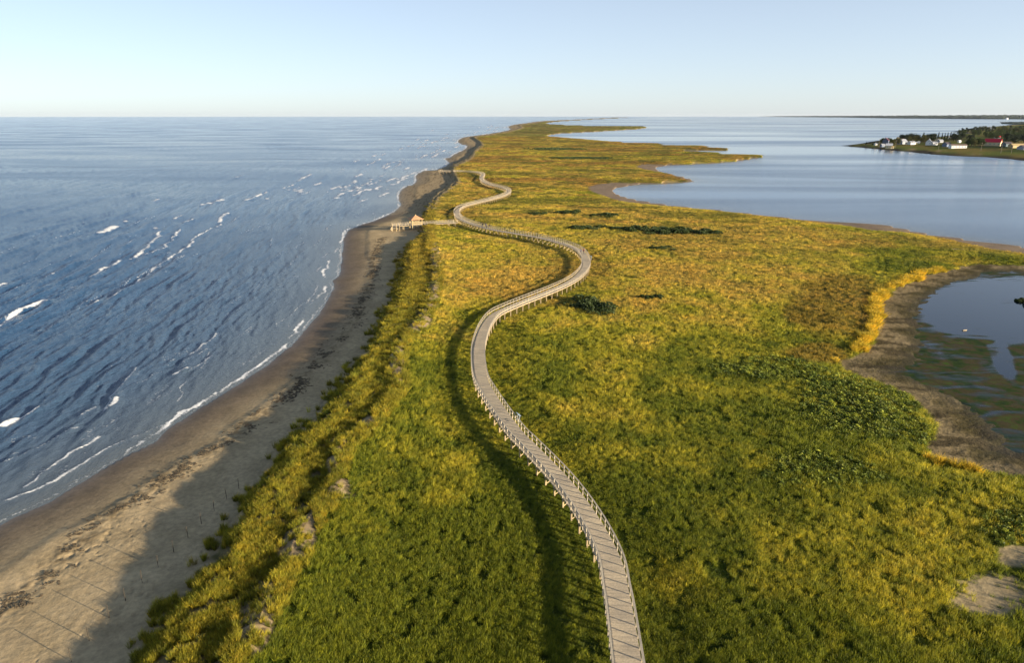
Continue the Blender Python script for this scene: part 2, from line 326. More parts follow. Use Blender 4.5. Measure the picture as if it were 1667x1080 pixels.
class MB:
    """collects boxes, prisms and tubes into one mesh"""
    def __init__(s): s.v = []; s.f = []
    def add(s, v, f):
        b = len(s.v); s.v += [tuple(p) for p in v]; s.f += [tuple(i + b for i in q) for q in f]; return s
    def box(s, c, d, m=None, taper=1.0):
        x, y, z = d[0] / 2, d[1] / 2, d[2] / 2
        vs = [Vector((i * x * (taper if k > 0 else 1), j * y * (taper if k > 0 else 1), k * z)) for k in (-1, 1) for i, j in ((-1, -1), (1, -1), (1, 1), (-1, 1))]
        if m is not None: vs = [m @ q for q in vs]
        c = Vector(c)
        return s.add([q + c for q in vs], [(3, 2, 1, 0), (4, 5, 6, 7), (0, 1, 5, 4), (1, 2, 6, 5), (2, 3, 7, 6), (3, 0, 4, 7)])
    def bar(s, a, b, w, h):
        a, b = Vector(a), Vector(b); d = b - a; L = d.length
        q = d.to_track_quat('X', 'Z').to_matrix()
        return s.box((a + b) / 2, (L, w, h), q)
    def tube(s, pts, rad, n=6):
        pts = [Vector(p) for p in pts]; base = len(s.v)
        for i, p in enumerate(pts):
            d = (pts[min(i + 1, len(pts) - 1)] - pts[max(i - 1, 0)]).normalized()
            q = d.to_track_quat('Z', 'Y').to_matrix()
            for k in range(n):
                t = 2 * math.pi * k / n; s.v.append(tuple(p + q @ Vector((math.cos(t) * rad[i], math.sin(t) * rad[i], 0))))
        for i in range(len(pts) - 1):
            for k in range(n):
                a_ = base + i * n + k; b_ = base + i * n + (k + 1) % n
                s.f.append((a_, b_, b_ + n, a_ + n))
        s.f.append(tuple(base + (len(pts) - 1) * n + k for k in range(n)))
        return s
    def mesh(s, name, smooth=False):
        me = bpy.data.meshes.new(name); me.from_pydata(s.v, [], s.f); me.update()
        if smooth: me.polygons.foreach_set('use_smooth', [True] * len(me.polygons))
        return me
    def build(s, name, mat, parent=None, smooth=False, **kw):
        return obj(name, s.mesh(name, smooth), mat, parent, **kw)

# ------------------------------------------------------------------ materials
def new_mat(name):
    m = bpy.data.materials.new(name); m.use_nodes = True; t = m.node_tree; t.nodes.clear()
    o = t.nodes.new('ShaderNodeOutputMaterial'); b = t.nodes.new('ShaderNodeBsdfPrincipled'); t.links.new(b.outputs[0], o.inputs[0])
    def N(ty, **kw):
        n = t.nodes.new('ShaderNode' + ty)
        for k, v in kw.items(): setattr(n, k, v)
        return n
    return m, t, b, o, N
def val(n, **kw):
    for k, v in kw.items(): n.inputs[k.replace('_', ' ')].default_value = v
    return n
def coords(t, N, sx=1, sy=1, sz=1, rz=0):
    g = N('NewGeometry'); mp = N('Mapping'); mp.inputs['Scale'].default_value = (sx, sy, sz); mp.inputs['Rotation'].default_value = (0, 0, rz)
    t.links.new(g.outputs['Position'], mp.inputs[0]); return mp.outputs[0]
def noise(t, N, co, scale, detail=4, rough=.55, dist_=0):
    n = N('TexNoise'); val(n, Scale=scale, Detail=detail, Roughness=rough, Distortion=dist_); t.links.new(co, n.inputs['Vector']); return n.outputs['Fac']
def ramp(t, N, fac, stops):
    r = N('ValToRGB'); e = r.color_ramp.elements
    while len(e) < len(stops): e.new(.5)
    for q, (p_, c_) in zip(e, stops): q.position = p_; q.color = (*c_, 1) if len(c_) == 3 else c_
    t.links.new(fac, r.inputs[0]); return r.outputs[0]
def mulc(t, N, a_, b_, fac=1.0, mode='MULTIPLY'):
    m = N('Mix', data_type='RGBA', blend_type=mode); m.inputs[0].default_value = fac
    t.links.new(a_, m.inputs[6]); t.links.new(b_, m.inputs[7]); return m.outputs[2]
def math_(t, N, op, a_, b_=None, c_=None, clamp=False):
    m = N('Math', operation=op); m.use_clamp = clamp
    for i, q in enumerate((a_, b_, c_)):
        if q is None: continue
        if isinstance(q, (int, float)): m.inputs[i].default_value = q
        else: t.links.new(q, m.inputs[i])
    return m.outputs[0]

def ground_mat():
    m, t, b, o, N = new_mat('ground_surface')
    at = N('Attribute', attribute_name='base'); sd = N('Attribute', attribute_name='sand'); we = N('Attribute', attribute_name='wet')
    co = coords(t, N)
    n1 = noise(t, N, co, 1.6, 6, .65); n2 = noise(t, N, co, 0.25, 5, .6)
    c1 = ramp(t, N, n1, [(.25, (.62, .62, .62)), (.75, (1.38, 1.36, 1.32))])
    c2 = ramp(t, N, n2, [(.3, (.82, .82, .82)), (.7, (1.16, 1.16, 1.16))])
    lo = mulc(t, N, at.outputs['Color'], c1, .8); lo = mulc(t, N, lo, c2, 1)
    t.links.new(lo, b.inputs['Base Color'])
    rg = N('MapRange'); val(rg, From_Min=0.0, From_Max=1.0, To_Min=1.0, To_Max=.42); t.links.new(we.outputs['Fac'], rg.inputs[0]); t.links.new(rg.outputs[0], b.inputs['Roughness'])
    t.links.new(math_(t, N, 'MULTIPLY_ADD', we.outputs['Fac'], .4, .03), b.inputs['Specular IOR Level'])
    inv = math_(t, N, 'SUBTRACT', 1.0, sd.outputs['Fac'])
    n3 = noise(t, N, co, 5, 5, .6)
    h1 = math_(t, N, 'MULTIPLY', n1, math_(t, N, 'MULTIPLY_ADD', inv, .45, .10)); h2 = math_(t, N, 'MULTIPLY_ADD', n3, .03, h1)
    dry = math_(t, N, 'SUBTRACT', 1.0, we.outputs['Fac'], clamp=True)
    bp = N('Bump'); bp.inputs['Distance'].default_value = 1.0; t.links.new(h2, bp.inputs['Height'])
    t.links.new(math_(t, N, 'MULTIPLY_ADD', dry, .6, .04), bp.inputs['Strength']); t.links.new(bp.outputs[0], b.inputs['Normal'])
    return m
def water_mat(name, deep, shallow, ripple, rough, sx, sy, rz, slick=False):
    m, t, b, o, N = new_mat(name)
    at = N('Attribute', attribute_name='shallow'); fo = N('Attribute', attribute_name='foam')
    mx = N('Mix', data_type='RGBA'); mx.inputs[6].default_value = (*deep, 1); mx.inputs[7].default_value = (*shallow, 1); t.links.new(at.outputs['Fac'], mx.inputs[0])
    co = coords(t, N, sx, sy, 1, rz)
    n1 = noise(t, N, co, ripple, 6, .6, .3); n2 = noise(t, N, co, ripple * 5, 4, .6)
    h = math_(t, N, 'MULTIPLY_ADD', n2, .25, n1)
    bp = N('Bump'); bp.inputs['Distance'].default_value = .42; bp.inputs['Strength'].default_value = 1.0; t.links.new(h, bp.inputs['Height']); t.links.new(bp.outputs[0], b.inputs['Normal'])
    b.inputs['IOR'].default_value = 1.333; b.inputs['Roughness'].default_value = rough
    if slick:
        cs = coords(t, N, .0010, .0058, 1, .1); s1 = noise(t, N, cs, 1.0, 6, .55, .6)
        st = N('MapRange'); val(st, From_Min=.42, From_Max=.60, To_Min=.10, To_Max=1.0); t.links.new(s1, st.inputs[0])
        t.links.new(math_(t, N, 'MULTIPLY_ADD', st.outputs[0], .40, .06), bp.inputs['Strength']); slk = math_(t, N, 'MULTIPLY_ADD', st.outputs[0], .14, .07)
    else:
        cs = coords(t, N, .005, .012, 1, .12); s1 = noise(t, N, cs, 1.0, 6, .6, .5)
        st = N('MapRange'); val(st, From_Min=.38, From_Max=.64, To_Min=.09, To_Max=.23); t.links.new(s1, st.inputs[0]); cat_ = st.outputs[0]
    # foam: a white froth broken up by noise
    cf = coords(t, N, 1, 1, 1, 0); f1 = noise(t, N, cf, 1.8, 7, .75)
    th = math_(t, N, 'ADD', fo.outputs['Fac'], math_(t, N, 'MULTIPLY_ADD', f1, 1.7, -1.12))
    fm = N('MapRange'); val(fm, From_Min=.12, From_Max=.55, To_Min=0.0, To_Max=1.0); t.links.new(th, fm.inputs[0])
    mf = N('Mix', data_type='RGBA'); t.links.new(fm.outputs[0], mf.inputs[0]); t.links.new(mx.outputs[2], mf.inputs[6]); mf.inputs[7].default_value = (.82, .82, .80, 1)
    t.links.new(mf.outputs[2], b.inputs['Base Color'])
    rr = N('MapRange'); val(rr, To_Min=rough, To_Max=.9); t.links.new(fm.outputs[0], rr.inputs[0])
    if not slick: t.links.new(cat_, rr.inputs['To Min'])
    t.links.new(slk if slick else rr.outputs[0], b.inputs['Roughness'])
    return m
def pond_mat():
    m, t, b, o, N = new_mat('pond_water')
    at = N('Attribute', attribute_name='weed'); co = coords(t, N, .5, 1.2, 1); co2 = coords(t, N)
    n1 = noise(t, N, co, .22, 6, .62, .6); n2 = noise(t, N, co2, 1.1, 5, .6)
    w = math_(t, N, 'ADD', at.outputs['Fac'], math_(t, N, 'MULTIPLY_ADD', n1, 3.4, -1.7))
    mr = N('MapRange'); val(mr, From_Min=.20, From_Max=1.0); t.links.new(w, mr.inputs[0])
    al = ramp(t, N, noise(t, N, co2, .35, 5, .6), [(.3, (.012, .020, .010)), (.45, (.026, .048, .006)), (.56, (.060, .044, .020)), (.72, (.045, .085, .008))])
    mx = N('Mix', data_type='RGBA'); t.links.new(mr.outputs[0], mx.inputs[0]); mx.inputs[6].default_value = (.006, .014, .028, 1); t.links.new(al, mx.inputs[7])
    t.links.new(mx.outputs[2], b.inputs['Base Color'])
    rr = N('MapRange'); val(rr, To_Min=.05, To_Max=.75); t.links.new(mr.outputs[0], rr.inputs[0]); t.links.new(rr.outputs[0], b.inputs['Roughness'])
    sp = N('MapRange'); val(sp, To_Min=.5, To_Max=.12); t.links.new(mr.outputs[0], sp.inputs[0]); t.links.new(sp.outputs[0], b.inputs['Specular IOR Level'])
    b.inputs['IOR'].default_value = 1.333
    bp = N('Bump'); bp.inputs['Distance'].default_value = .1
    t.links.new(math_(t, N, 'MULTIPLY_ADD', mr.outputs[0], .5, .03), bp.inputs['Strength']); t.links.new(n2, bp.inputs['Height']); t.links.new(bp.outputs[0], b.inputs['Normal'])
    return m
def blade_mat(name, tipmul, trans=.38, tip=(1.5, 1.25, .9)):
    m, t, b, o, N = new_mat(name)
    ti = N('Attribute', attribute_name='tint', attribute_type='INSTANCER'); hg = N('Attribute', attribute_name='hgt')
    oi = N('ObjectInfo')
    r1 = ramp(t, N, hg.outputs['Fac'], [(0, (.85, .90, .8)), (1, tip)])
    r2 = ramp(t, N, oi.outputs['Random'], [(0, (.38, .46, .5)), (.45, (.95, .97, 1)), (1, (1.75, 1.52, 1.25))])
    c = mulc(t, N, mulc(t, N, ti.outputs['Color'], r1), r2)
    t.links.new(c, b.inputs['Base Color']); b.inputs['Roughness'].default_value = .6; b.inputs['Specular IOR Level'].default_value = .25
    tr = N('BsdfTranslucent'); t.links.new(c, tr.inputs[0]); mx = N('MixShader'); mx.inputs[0].default_value = trans
    t.links.new(b.outputs[0], mx.inputs[1]); t.links.new(tr.outputs[0], mx.inputs[2]); t.links.new(mx.outputs[0], o.inputs[0])
    return m
def plain(name, c, rough=.7, var=.25, scale=3.0, trans=0, spec=.3):
    m, t, b, o, N = new_mat(name)
    tc = N('TexCoord'); n = N('TexNoise'); val(n, Scale=scale, Detail=5); t.links.new(tc.outputs['Object'], n.inputs['Vector'])
    cc = ramp(t, N, n.outputs['Fac'], [(.3, tuple(q * (1 - var) for q in c)), (.7, tuple(min(q * (1 + var), 1) for q in c))])
    t.links.new(cc, b.inputs['Base Color']); b.inputs['Roughness'].default_value = rough; b.inputs['Specular IOR Level'].default_value = spec
    if trans:
        tr = N('BsdfTranslucent'); t.links.new(cc, tr.inputs[0]); mx = N('MixShader'); mx.inputs[0].default_value = trans
        t.links.new(b.outputs[0], mx.inputs[1]); t.links.new(tr.outputs[0], mx.inputs[2]); t.links.new(mx.outputs[0], o.inputs[0])
    return m
def wood_mat(name, c):
    m, t, b, o, N = new_mat(name)
    oi = N('ObjectInfo'); co = coords(t, N, 1, 1, 1)
    g = N('Attribute', attribute_name='rnd')
    n1 = noise(t, N, co, 7, 5, .6); n2 = noise(t, N, co, .35, 3, .5)
    k = ramp(t, N, n1, [(.3, tuple(q * .78 for q in c)), (.7, tuple(q * 1.18 for q in c))])
    k = mulc(t, N, k, ramp(t, N, n2, [(.3, (.86, .86, .88)), (.7, (1.12, 1.1, 1.06))]))
    k = mulc(t, N, k, ramp(t, N, oi.outputs['Random'], [(0, (.84, .84, .86)), (1, (1.14, 1.12, 1.08))]))
    k = mulc(t, N, k, ramp(t, N, g.outputs['Fac'], [(0, (1, 1, 1)), (.5, (.80, .80, .82)), (1, (1.18, 1.15, 1.1))]))
    t.links.new(k, b.inputs['Base Color']); b.inputs['Roughness'].default_value = .8; b.inputs['Specular IOR Level'].default_value = .25
    return m

# ------------------------------------------------------------------ ground, sea, lagoon, pond
M_ground = ground_mat()
keep = (Z > -0.85)
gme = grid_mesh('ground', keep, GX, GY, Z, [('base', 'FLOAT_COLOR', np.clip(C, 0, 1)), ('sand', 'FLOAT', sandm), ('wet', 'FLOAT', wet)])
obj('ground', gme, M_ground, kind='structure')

# breaking wave crests traced from the photograph
BR = [([(-40, 487), (0, 467), (15, 460)], 1.0, 1.2), ([(-50, 560), (0, 531), (25, 510), (47, 501), (72, 491)], 1.15, 1.8), ([(164, 380), (176, 375), (190, 369)], 1.15, 1.9), ([(198, 362), (209, 360)], 1.0, 1.2),
      ([(147, 452), (183, 433), (221, 418), (247, 397), (262, 378)], 1.05, 1.2), ([(234, 416), (264, 406), (290, 380), (299, 373)], .85, .9), ([(143, 499), (179, 487), (213, 467), (238, 450), (260, 431), (298, 408), (326, 382), (362, 365)], .88, .9),
      ([(328, 334), (366, 325.6)], 1.1, 1.4), ([(355, 362), (358, 356), (371, 348)], 1.0, 1.2), ([(402, 327), (437, 312)], 1.0, 1.1), ([(462, 307), (478, 302)], 1.0, 1.0), ([(488, 293), (505, 284)], 1.05, 1.3),
      ([(300, 592), (307, 585), (341, 559), (351, 544)], .7, .7), ([(285, 611), (294, 606), (300, 601)], 1.05, 1.0), ([(294, 606), (341, 585), (352, 580)], .6, .6), ([(0, 700), (40, 682), (67, 669)], .98, 1.0), ([(138, 680), (148, 672), (160, 664)], .8, .8), ([(185, 663), (191, 660), (195, 651)], .95, .8),
      ([(31, 795), (80, 767), (107, 747), (155, 711)], .8, .6), ([(0, 815), (44, 800), (115, 769), (178, 729), (244, 700), (319, 660), (350, 640)], .8, .6),
      ([(-20, 770), (30, 745), (90, 712), (140, 694)], .62, .5), ([(72, 450), (88, 446)], .9, 1.0), ([(250, 372), (262, 370)], .9, 1.1), ([(283, 357), (296, 352)], .95, 1.2), ([(302, 363), (315, 358)], .9, 1.0), ([(120, 470), (140, 462)], .55, .7)]
rs = np.random.default_rng(3)
for k in range(70):                          # long thin crests running in towards the shore
    x0, y0 = -45 - 150 * rs.random(), 70 + 260 * rs.random() ** 1.2; a_ = R(96 + rs.normal(0, 6)); L = 8 + 30 * rs.random(); cv = rs.normal(0, .10)
    pw = [(x0 + math.cos(a_ + cv * t_) * L * t_, y0 + math.sin(a_ + cv * t_) * L * t_) for t_ in (-.5, -.2, .1, .5)]
    BR.append(([tuple(float(q_) for q_ in PX(np.array(a2), np.array(b2), 0.0)) for a2, b2 in pw], .42 + .30 * rs.random(), .55))
for k in range(150):                         # small caps breaking on the far bars
    v0 = 205 + 125 * rs.random() ** 1.3
    us = np.interp(v0, [200, 215, 240, 262, 280, 300, 345], [850, 810, 748, 720, 690, 655, 640]); u0 = us - 6 - abs(rs.normal(0, 1)) * (v0 - 175) * .85
    L = (3 + 9 * rs.random()) * (v0 - 170) / 100
    BR.append(([(u0, v0), (u0 + L * .5, v0 - L * .16), (u0 + L, v0 - L * .42)], .72 + .3 * rs.random(), .8 + rs.random() * .9))
SW = [(200, 740), (240, 716), (300, 672), (350, 641), (400, 610), (440, 583), (470, 556), (482, 541), (492, 519), (502, 501), (524, 480), (531, 468), (527, 450), (531, 436), (543, 417), (556, 393), (562, 377), (580, 368), (610, 358), (638, 345)]
seamask = (F['sea'] < 2.5) & (GX < np.interp(GY, [0, 200, 600, 1000, 4388, 12214, 27000], [20, 40, 0, -20, 300, 2200, 5200])) & ~((F['lag'] > -1e9) & (F['sea'] > 2.5))
seamask &= ~((F['lag'] > 0) & (F['sea'] > 6))
ix = np.where(seamask); sx_, sy_ = GX[ix], GY[ix]; sd_ = -F['sea'][ix]          # distance offshore
rr_ = RR[ix]
wx = sx_ + 4 * (fbm(sx_ / 40, sy_ / 40, 101) - .5) * 2; wy = sy_ + 5 * (fbm(sx_ / 26, sy_ / 26, 111) - .5) * 2
zw = np.zeros_like(sx_); rs2 = np.random.default_rng(12)
for k in range(46):
    lam = 1.4 * (9.5 / 1.4) ** (k / 45); ang = R(8 + rs2.normal(0, 7 if lam > 2.6 else 17)); K = 2 * math.pi / lam
    ph = rs2.random() * 6.28; q = np.sin(K * (wx * math.cos(ang) + wy * math.sin(ang)) + ph)
    am = .0195 * np.interp(lam, [1.4, 3.5, 5, 9.5], [1.15, 2.0, 1.5, 1.3]) * (1 - sm(lam * 90, lam * 260, rr_))
    zw += am * (1.4 * np.exp(q - 1) - .6)
for lam, an, am_ in ((12.5, 9, .085), (10.3, 5, .06), (14.8, 12, .06)):
    K = 2 * math.pi / lam; q = np.sin(K * (wx * math.cos(R(an)) + wy * math.sin(R(an))) + lam); zw += am_ * (1.5 * np.exp(1.6 * (q - 1)) - .5) * (1 - sm(700, 1600, rr_))
swell = fbm(wx / 11 + .12 * wy / 11, wy / 60, 121, 3) - .5
zw = zw * (.55 + 1.5 * fbm(sx_ / 30, sy_ / 45, 131)) + swell * .25 * (1 - sm(500, 1200, rr_))
amp = sm(0, 26, sd_) * .8 + .2 * sm(0, 5, sd_)
zw *= amp
foam = np.zeros_like(sx_)
for pts, st, wd in BR:
    q = catmull(pts, 6); q = P(q[:, 0], q[:, 1]); c0, c1 = q.min(0) - 12, q.max(0) + 12
    kx = np.where((sx_ > c0[0]) & (sx_ < c1[0]) & (sy_ > c0[1]) & (sy_ < c1[1]))[0]
    if not len(kx): continue
    X_, Y_ = sx_[kx], sy_[kx]; wob = (fbm(X_ / 5, Y_ / 5, 141, 3) - .5) * 3.2
    d = dist(X_ + wob, Y_, q); r0 = np.hypot(*q.mean(0)); wd2 = min(max(wd * .5, r0 * .0026 * wd), 1.6 + r0 * .001)
    g = np.exp(-(d / wd2) ** 2); brk = .64 + .42 * sm(.3, .62, fbm(X_ / 2.5, Y_ / 5, 151, 3))
    foam[kx] = np.maximum(foam[kx], g * st * brk)
    zw[kx] += np.exp(-(d / (wd * 1.1)) ** 2) * .38 * st * amp[kx] - np.exp(-(d / (wd * 3.5)) ** 2) * .10 * amp[kx]
q = catmull(SW, 4); q = P(q[:, 0], q[:, 1]); d = dist(sx_ + (fbm(sx_ / 3, sy_ / 3, 161) - .5) * 2.5, sy_, q)
foam = np.maximum(foam, np.exp(-(d / .5) ** 2) * (.22 + .78 * sm(.32, .66, fbm(sx_ / 4, sy_ / 9, 165))))
d2 = dist(sx_ + 2.6 + (fbm(sx_ / 4, sy_ / 5, 162) - .5) * 4, sy_, q)
foam = np.maximum(foam, np.exp(-(d2 / .4) ** 2) * .62 * sm(.40, .66, fbm(sx_ / 4, sy_ / 12, 167)))
edge = .85 * np.exp(-((sd_ + (fbm(sx_ / 3, sy_ / 3, 171) - .5) * 1.5 - .2) / np.maximum(.5, rr_ * .0028)) ** 2) * (.35 + .6 * fbm(sx_ / 6, sy_ / 10, 175)) * np.interp(rr_, [100, 180, 300, 900], [.7, .85, 1.15, 1.3])
foam = np.maximum(foam, edge)
lace = sm(.60, .75, fbm(sx_ / 2.5, sy_ / 5, 181, 4)) * (1 - sm(12, 60, sd_)) * .35
foam = np.maximum(foam, lace * sm(0, 4, sd_))
FZ = np.zeros_like(GX); FZ[ix] = zw; FF = np.zeros_like(GX); FF[ix] = foam
SH = np.zeros_like(GX); SH[ix] = np.interp(sd_, [0, 4, 20, 70], [1, .75, .32, 0])
M_sea = water_mat('sea_water', (.020, .070, .150), (.095, .105, .105), 1.9, .20, 1.0, .40, R(8))
sme = grid_mesh('sea', seamask, GX, GY, FZ + .02, [('shallow', 'FLOAT', SH), ('foam', 'FLOAT', FF)])
obj('sea', sme, M_sea, kind='structure')
js = np.arange(0, NC, 3); iS = np.unique(np.append(np.arange(0, NR, 2), NR - 1)); sub = np.ix_(iS, js)
lm = (~seamask[sub]) & (F['lag'][sub] < 8) & (GY[sub] > 120) & (GX[sub] > -60)
lsh = np.interp(-F['lag'], [0, 3, 14, 60], [1, .7, .25, 0])
M_lag = water_mat('lagoon_water', (.012, .060, .150), (.070, .062, .045), .8, .14, 1.0, .5, R(4), slick=True)
lme = grid_mesh('lagoon', lm, GX[sub], GY[sub], np.zeros_like(GX[sub]) + .015, [('shallow', 'FLOAT', lsh[sub]), ('foam', 'FLOAT', np.zeros_like(lsh[sub]))])
obj('lagoon', lme, M_lag, kind='structure')
pm = F['pond'] > 0
weed = np.zeros_like(GX); weed += .95 * sm(0, 1, 1 - (F['pond'] - 9) / 9)
clear = np.maximum(1 - sm(.7, 1.25, ell(U_, V_, 1640, 495, 140, 52)), .9 * (1 - sm(.4, 1.2, ell(U_ - (V_ - 560) * .45, V_, 1628, 560, 20, 55))))
weed = np.clip(.90 - 1.08 * clear + .75 * (1 - sm(.5, 1.2, ell(U_, V_, 1585, 560, 48, 30))) * .8, -.2, 1.15)
pme = grid_mesh('pond', pm, GX, GY, np.full_like(GX, PONDZ), [('weed', 'FLOAT', weed)])
obj('pond', pme, pond_mat(), kind='structure')
def zat(x, y): return float(lookup(Z, np.array([x], float), np.array([y], float))[0])

# ------------------------------------------------------------------ grass and other plants too many to count
def blades(name, n, rad, h, w, lean, seed, mat, leafy=False, wind=(.10, .05)):
    r = random.Random(seed); V = []; Fc = []; H = []
    for i in range(n):
        a_ = r.random() * 6.283; q = rad * math.sqrt(r.random()); x, y = q * math.cos(a_), q * math.sin(a_)
        hh = h * (.55 + .6 * r.random()); ww = w * (.6 + .8 * r.random()); ya = r.random() * 6.283
        lx = lean * (q / rad) * math.cos(a_) + r.gauss(0, .14) + wind[0]; ly = lean * (q / rad) * math.sin(a_) + r.gauss(0, .14) + wind[1]
        b = len(V); cx_, sx2 = math.cos(ya) * ww / 2, math.sin(ya) * ww / 2
        ks = ((0, .8), (.45, 1.0), (.8, .75)) if not leafy else ((0, .25), (.35, 1.0), (.75, .8))
        for t_, k in ks:
            ox, oy = x + lx * hh * t_ ** 1.7, y + ly * hh * t_ ** 1.7; z = hh * t_ * (1 - .18 * t_)
            V += [(ox - cx_ * k, oy - sx2 * k, z), (ox + cx_ * k, oy + sx2 * k, z)]; H += [t_, t_]
        V.append((x + lx * hh, y + ly * hh, hh * .86)); H.append(1.0)
        Fc += [(b, b + 1, b + 3, b + 2), (b + 2, b + 3, b + 5, b + 4), (b + 4, b + 5, b + 6)]
    me = bpy.data.meshes.new(name); me.from_pydata(V, [], Fc); me.update(); attr(me, 'hgt', 'FLOAT', np.array(H, np.float32)); me.materials.append(mat)
    return bpy.data.objects.new(name, me)
def leafclump(name, n, rad, h, size, seed, mat):
    r = random.Random(seed); V = []; Fc = []; H = []
    for i in range(n):
        a_ = r.random() * 6.283; q = rad * math.sqrt(r.random()); z = h * (1 - .6 * (q / rad) ** 2) * (.35 + .65 * r.random())
        c = Vector((q * math.cos(a_), q * math.sin(a_), z)); m = Euler((r.gauss(0, .6), r.gauss(0, .6), r.random() * 6.28)).to_matrix(); s = size * (.6 + .8 * r.random()); b = len(V)
        for p_ in ((-.5, 0, 0), (0, -.32, .05), (.55, 0, 0), (0, .32, .05)): V.append(tuple(c + m @ Vector(p_) * s)); H.append(z / h)
        Fc += [(b, b + 1, b + 2, b + 3)]
    me = bpy.data.meshes.new(name); me.from_pydata(V, [], Fc); me.update(); attr(me, 'hgt', 'FLOAT', np.array(H, np.float32)); me.materials.append(mat)
    return bpy.data.objects.new(name, me)
def scatter(name, protos, pos, rot, scl, idx, tint, label, cat):
    pc = bpy.data.collections.new(name + '_kinds')
    for i, p_ in enumerate(protos): p_.name = '%s_kind_%s' % (name, 'abcdefgh'[i]); pc.objects.link(p_)
    me = bpy.data.meshes.new(name); me.vertices.add(len(pos)); me.vertices.foreach_set('co', np.asarray(pos, np.float32).ravel())
    attr(me, 'rot', 'FLOAT_VECTOR', rot.astype(np.float32)); attr(me, 'scl', 'FLOAT_VECTOR', scl.astype(np.float32)); attr(me, 'idx', 'INT', idx.astype(np.int32))
    attr(me, 'tint', 'FLOAT_COLOR', np.concatenate([tint, np.ones((len(tint), 1))], 1).astype(np.float32)); me.update()
    o = obj(name, me, kind='stuff', label=label, cat=cat)
    ng = bpy.data.node_groups.new(name + '_scatter', 'GeometryNodeTree')
    ng.interface.new_socket('Geometry', in_out='INPUT', socket_type='NodeSocketGeometry'); ng.interface.new_socket('Geometry', in_out='OUTPUT', socket_type='NodeSocketGeometry')
    G = lambda t_: ng.nodes.new(t_)
    gi, go, ip, cn = G('NodeGroupInput'), G('NodeGroupOutput'), G('GeometryNodeInstanceOnPoints'), G('GeometryNodeCollectionInfo')
    cn.inputs['Collection'].default_value = pc; cn.inputs['Separate Children'].default_value = True; cn.inputs['Reset Children'].default_value = True
    ip.inputs['Pick Instance'].default_value = True
    ng.links.new(gi.outputs[0], ip.inputs['Points']); ng.links.new(cn.outputs[0], ip.inputs['Instance'])
    for an, ty, sk_ in (('idx', 'INT', 'Instance Index'), ('rot', 'FLOAT_VECTOR', 'Rotation'), ('scl', 'FLOAT_VECTOR', 'Scale')):
        na = G('GeometryNodeInputNamedAttribute'); na.data_type = ty; na.inputs['Name'].default_value = an
        ng.links.new([s_ for s_ in na.outputs if s_.enabled and s_.name == 'Attribute'][0], ip.inputs[sk_])
    ng.links.new(ip.outputs[0], go.inputs[0])
    md = o.modifiers.new('scatter', 'NODES'); md.node_group = ng
    return o

rg = np.random.default_rng(11)
NP_ = 1000000
r_ = 43 * (1500 / 43.0) ** rg.random(NP_); t_ = R(-50) + R(100) * rg.random(NP_)
x_, y_ = r_ * np.sin(t_), r_ * np.cos(t_)
fz = [lookup(F[k], x_, y_) for k in ('sea', 'toe', 'cre', 'lag', 'pond', 'lb')]
vis = (fz[1] > -3) & (fz[3] > 1) & (fz[0] > 0)
U2, V2 = PX(x_, y_, 2.0); vis &= (U2 > -120) & (U2 < 1800) & (V2 < 1180)
x_, y_, r_ = x_[vis], y_[vis], r_[vis]; fz = [q_[vis] for q_ in fz]
zo2 = zones(x_, y_, *fz); zz = lookup(Z, x_, y_); db_ = lookup(DBW, x_, y_)
rnd = rg.random(len(x_)); U2, V2 = PX(x_, y_, 2.0)
M_blade = blade_mat('grass_blades', 1); M_dune = blade_mat('dune_grass_blades', 1, .4, (1.5, 1.3, .95)); M_leaf = blade_mat('leafy_plants', 1, .25, (1.25, 1.2, 1)); M_reed = blade_mat('reed_blades', 1, .4)
tufts = [blades('t', 13, .13, .60, .032, .55, 100 + i, M_blade, wind=(.22, .16)) for i in range(5)]
dtuf = [blades('d', 40, .30, .88, .036, .60, 200 + i, M_dune) for i in range(4)]
leafs = [leafclump('l', 60, .55, .55, .24, 300 + i, M_leaf) for i in range(4)]
reeds = [blades('r', 36, .35, 1.35, .045, .30, 400 + i, M_reed) for i in range(3)]
def emit(name, protos, m, sxy, sz, tint, label, cat):
    n = int(m.sum()); k = np.where(m)[0]
    S_ = np.maximum(r_[k] / 85.0, .8)
    rot = np.stack([np.zeros(n), np.zeros(n), rg.normal(0, .6, n) if cat != 'plants' else rg.random(n) * 6.28], -1)
    a_ = sxy * S_ * (.75 + .5 * rg.random(n)); b_ = sz[k] * (.7 + .6 * rg.random(n)) if np.ndim(sz) else sz * (.7 + .6 * rg.random(n))
    b_ = b_ * np.interp(r_[k], [50, 300, 1200], [1, 1.05, 1.3])
    pos = np.stack([x_[k], y_[k], zz[k] - .04], -1)
    return scatter(name, protos, pos, rot, np.stack([a_, a_, b_], -1), rg.integers(0, len(protos), n), tint[k], label, cat)
dune = (fz[2] < 2.0) & (fz[1] > -2.5) & (V2 > 330)
clump = fbm(x_ / 1.05, y_ / 1.05, 221, 2); hgt = .85 + .45 * (fbm(x_ / 3, y_ / 3, 231, 3) - .5) + .5 * (fbm(x_ / 20, y_ / 14, 233, 3) - .5)
off = (db_ > 1.6) | (zz < DZ - 1.2) & (db_ > 1.15)
trk = dist(x_, y_, line([(1385, 392), (1400, 397), (1420, 407), (1433, 420), (1436, 438), (1426, 456), (1404, 476), (1372, 494)], 4, 1.8))
track = (abs(trk - .95) < .42)
leaf_m = (zo2['leafy'] * (.35 + .9 * fbm(x_ / 4, y_ / 4, 271, 3)) > .16 + .95 * rnd) & (rg.random(len(x_)) < .8) & off
reed_m = (zo2['reed'] * (.4 + 1.1 * fbm(x_ / 3, y_ / 3, 281, 3)) > .25 + .6 * rnd) & off
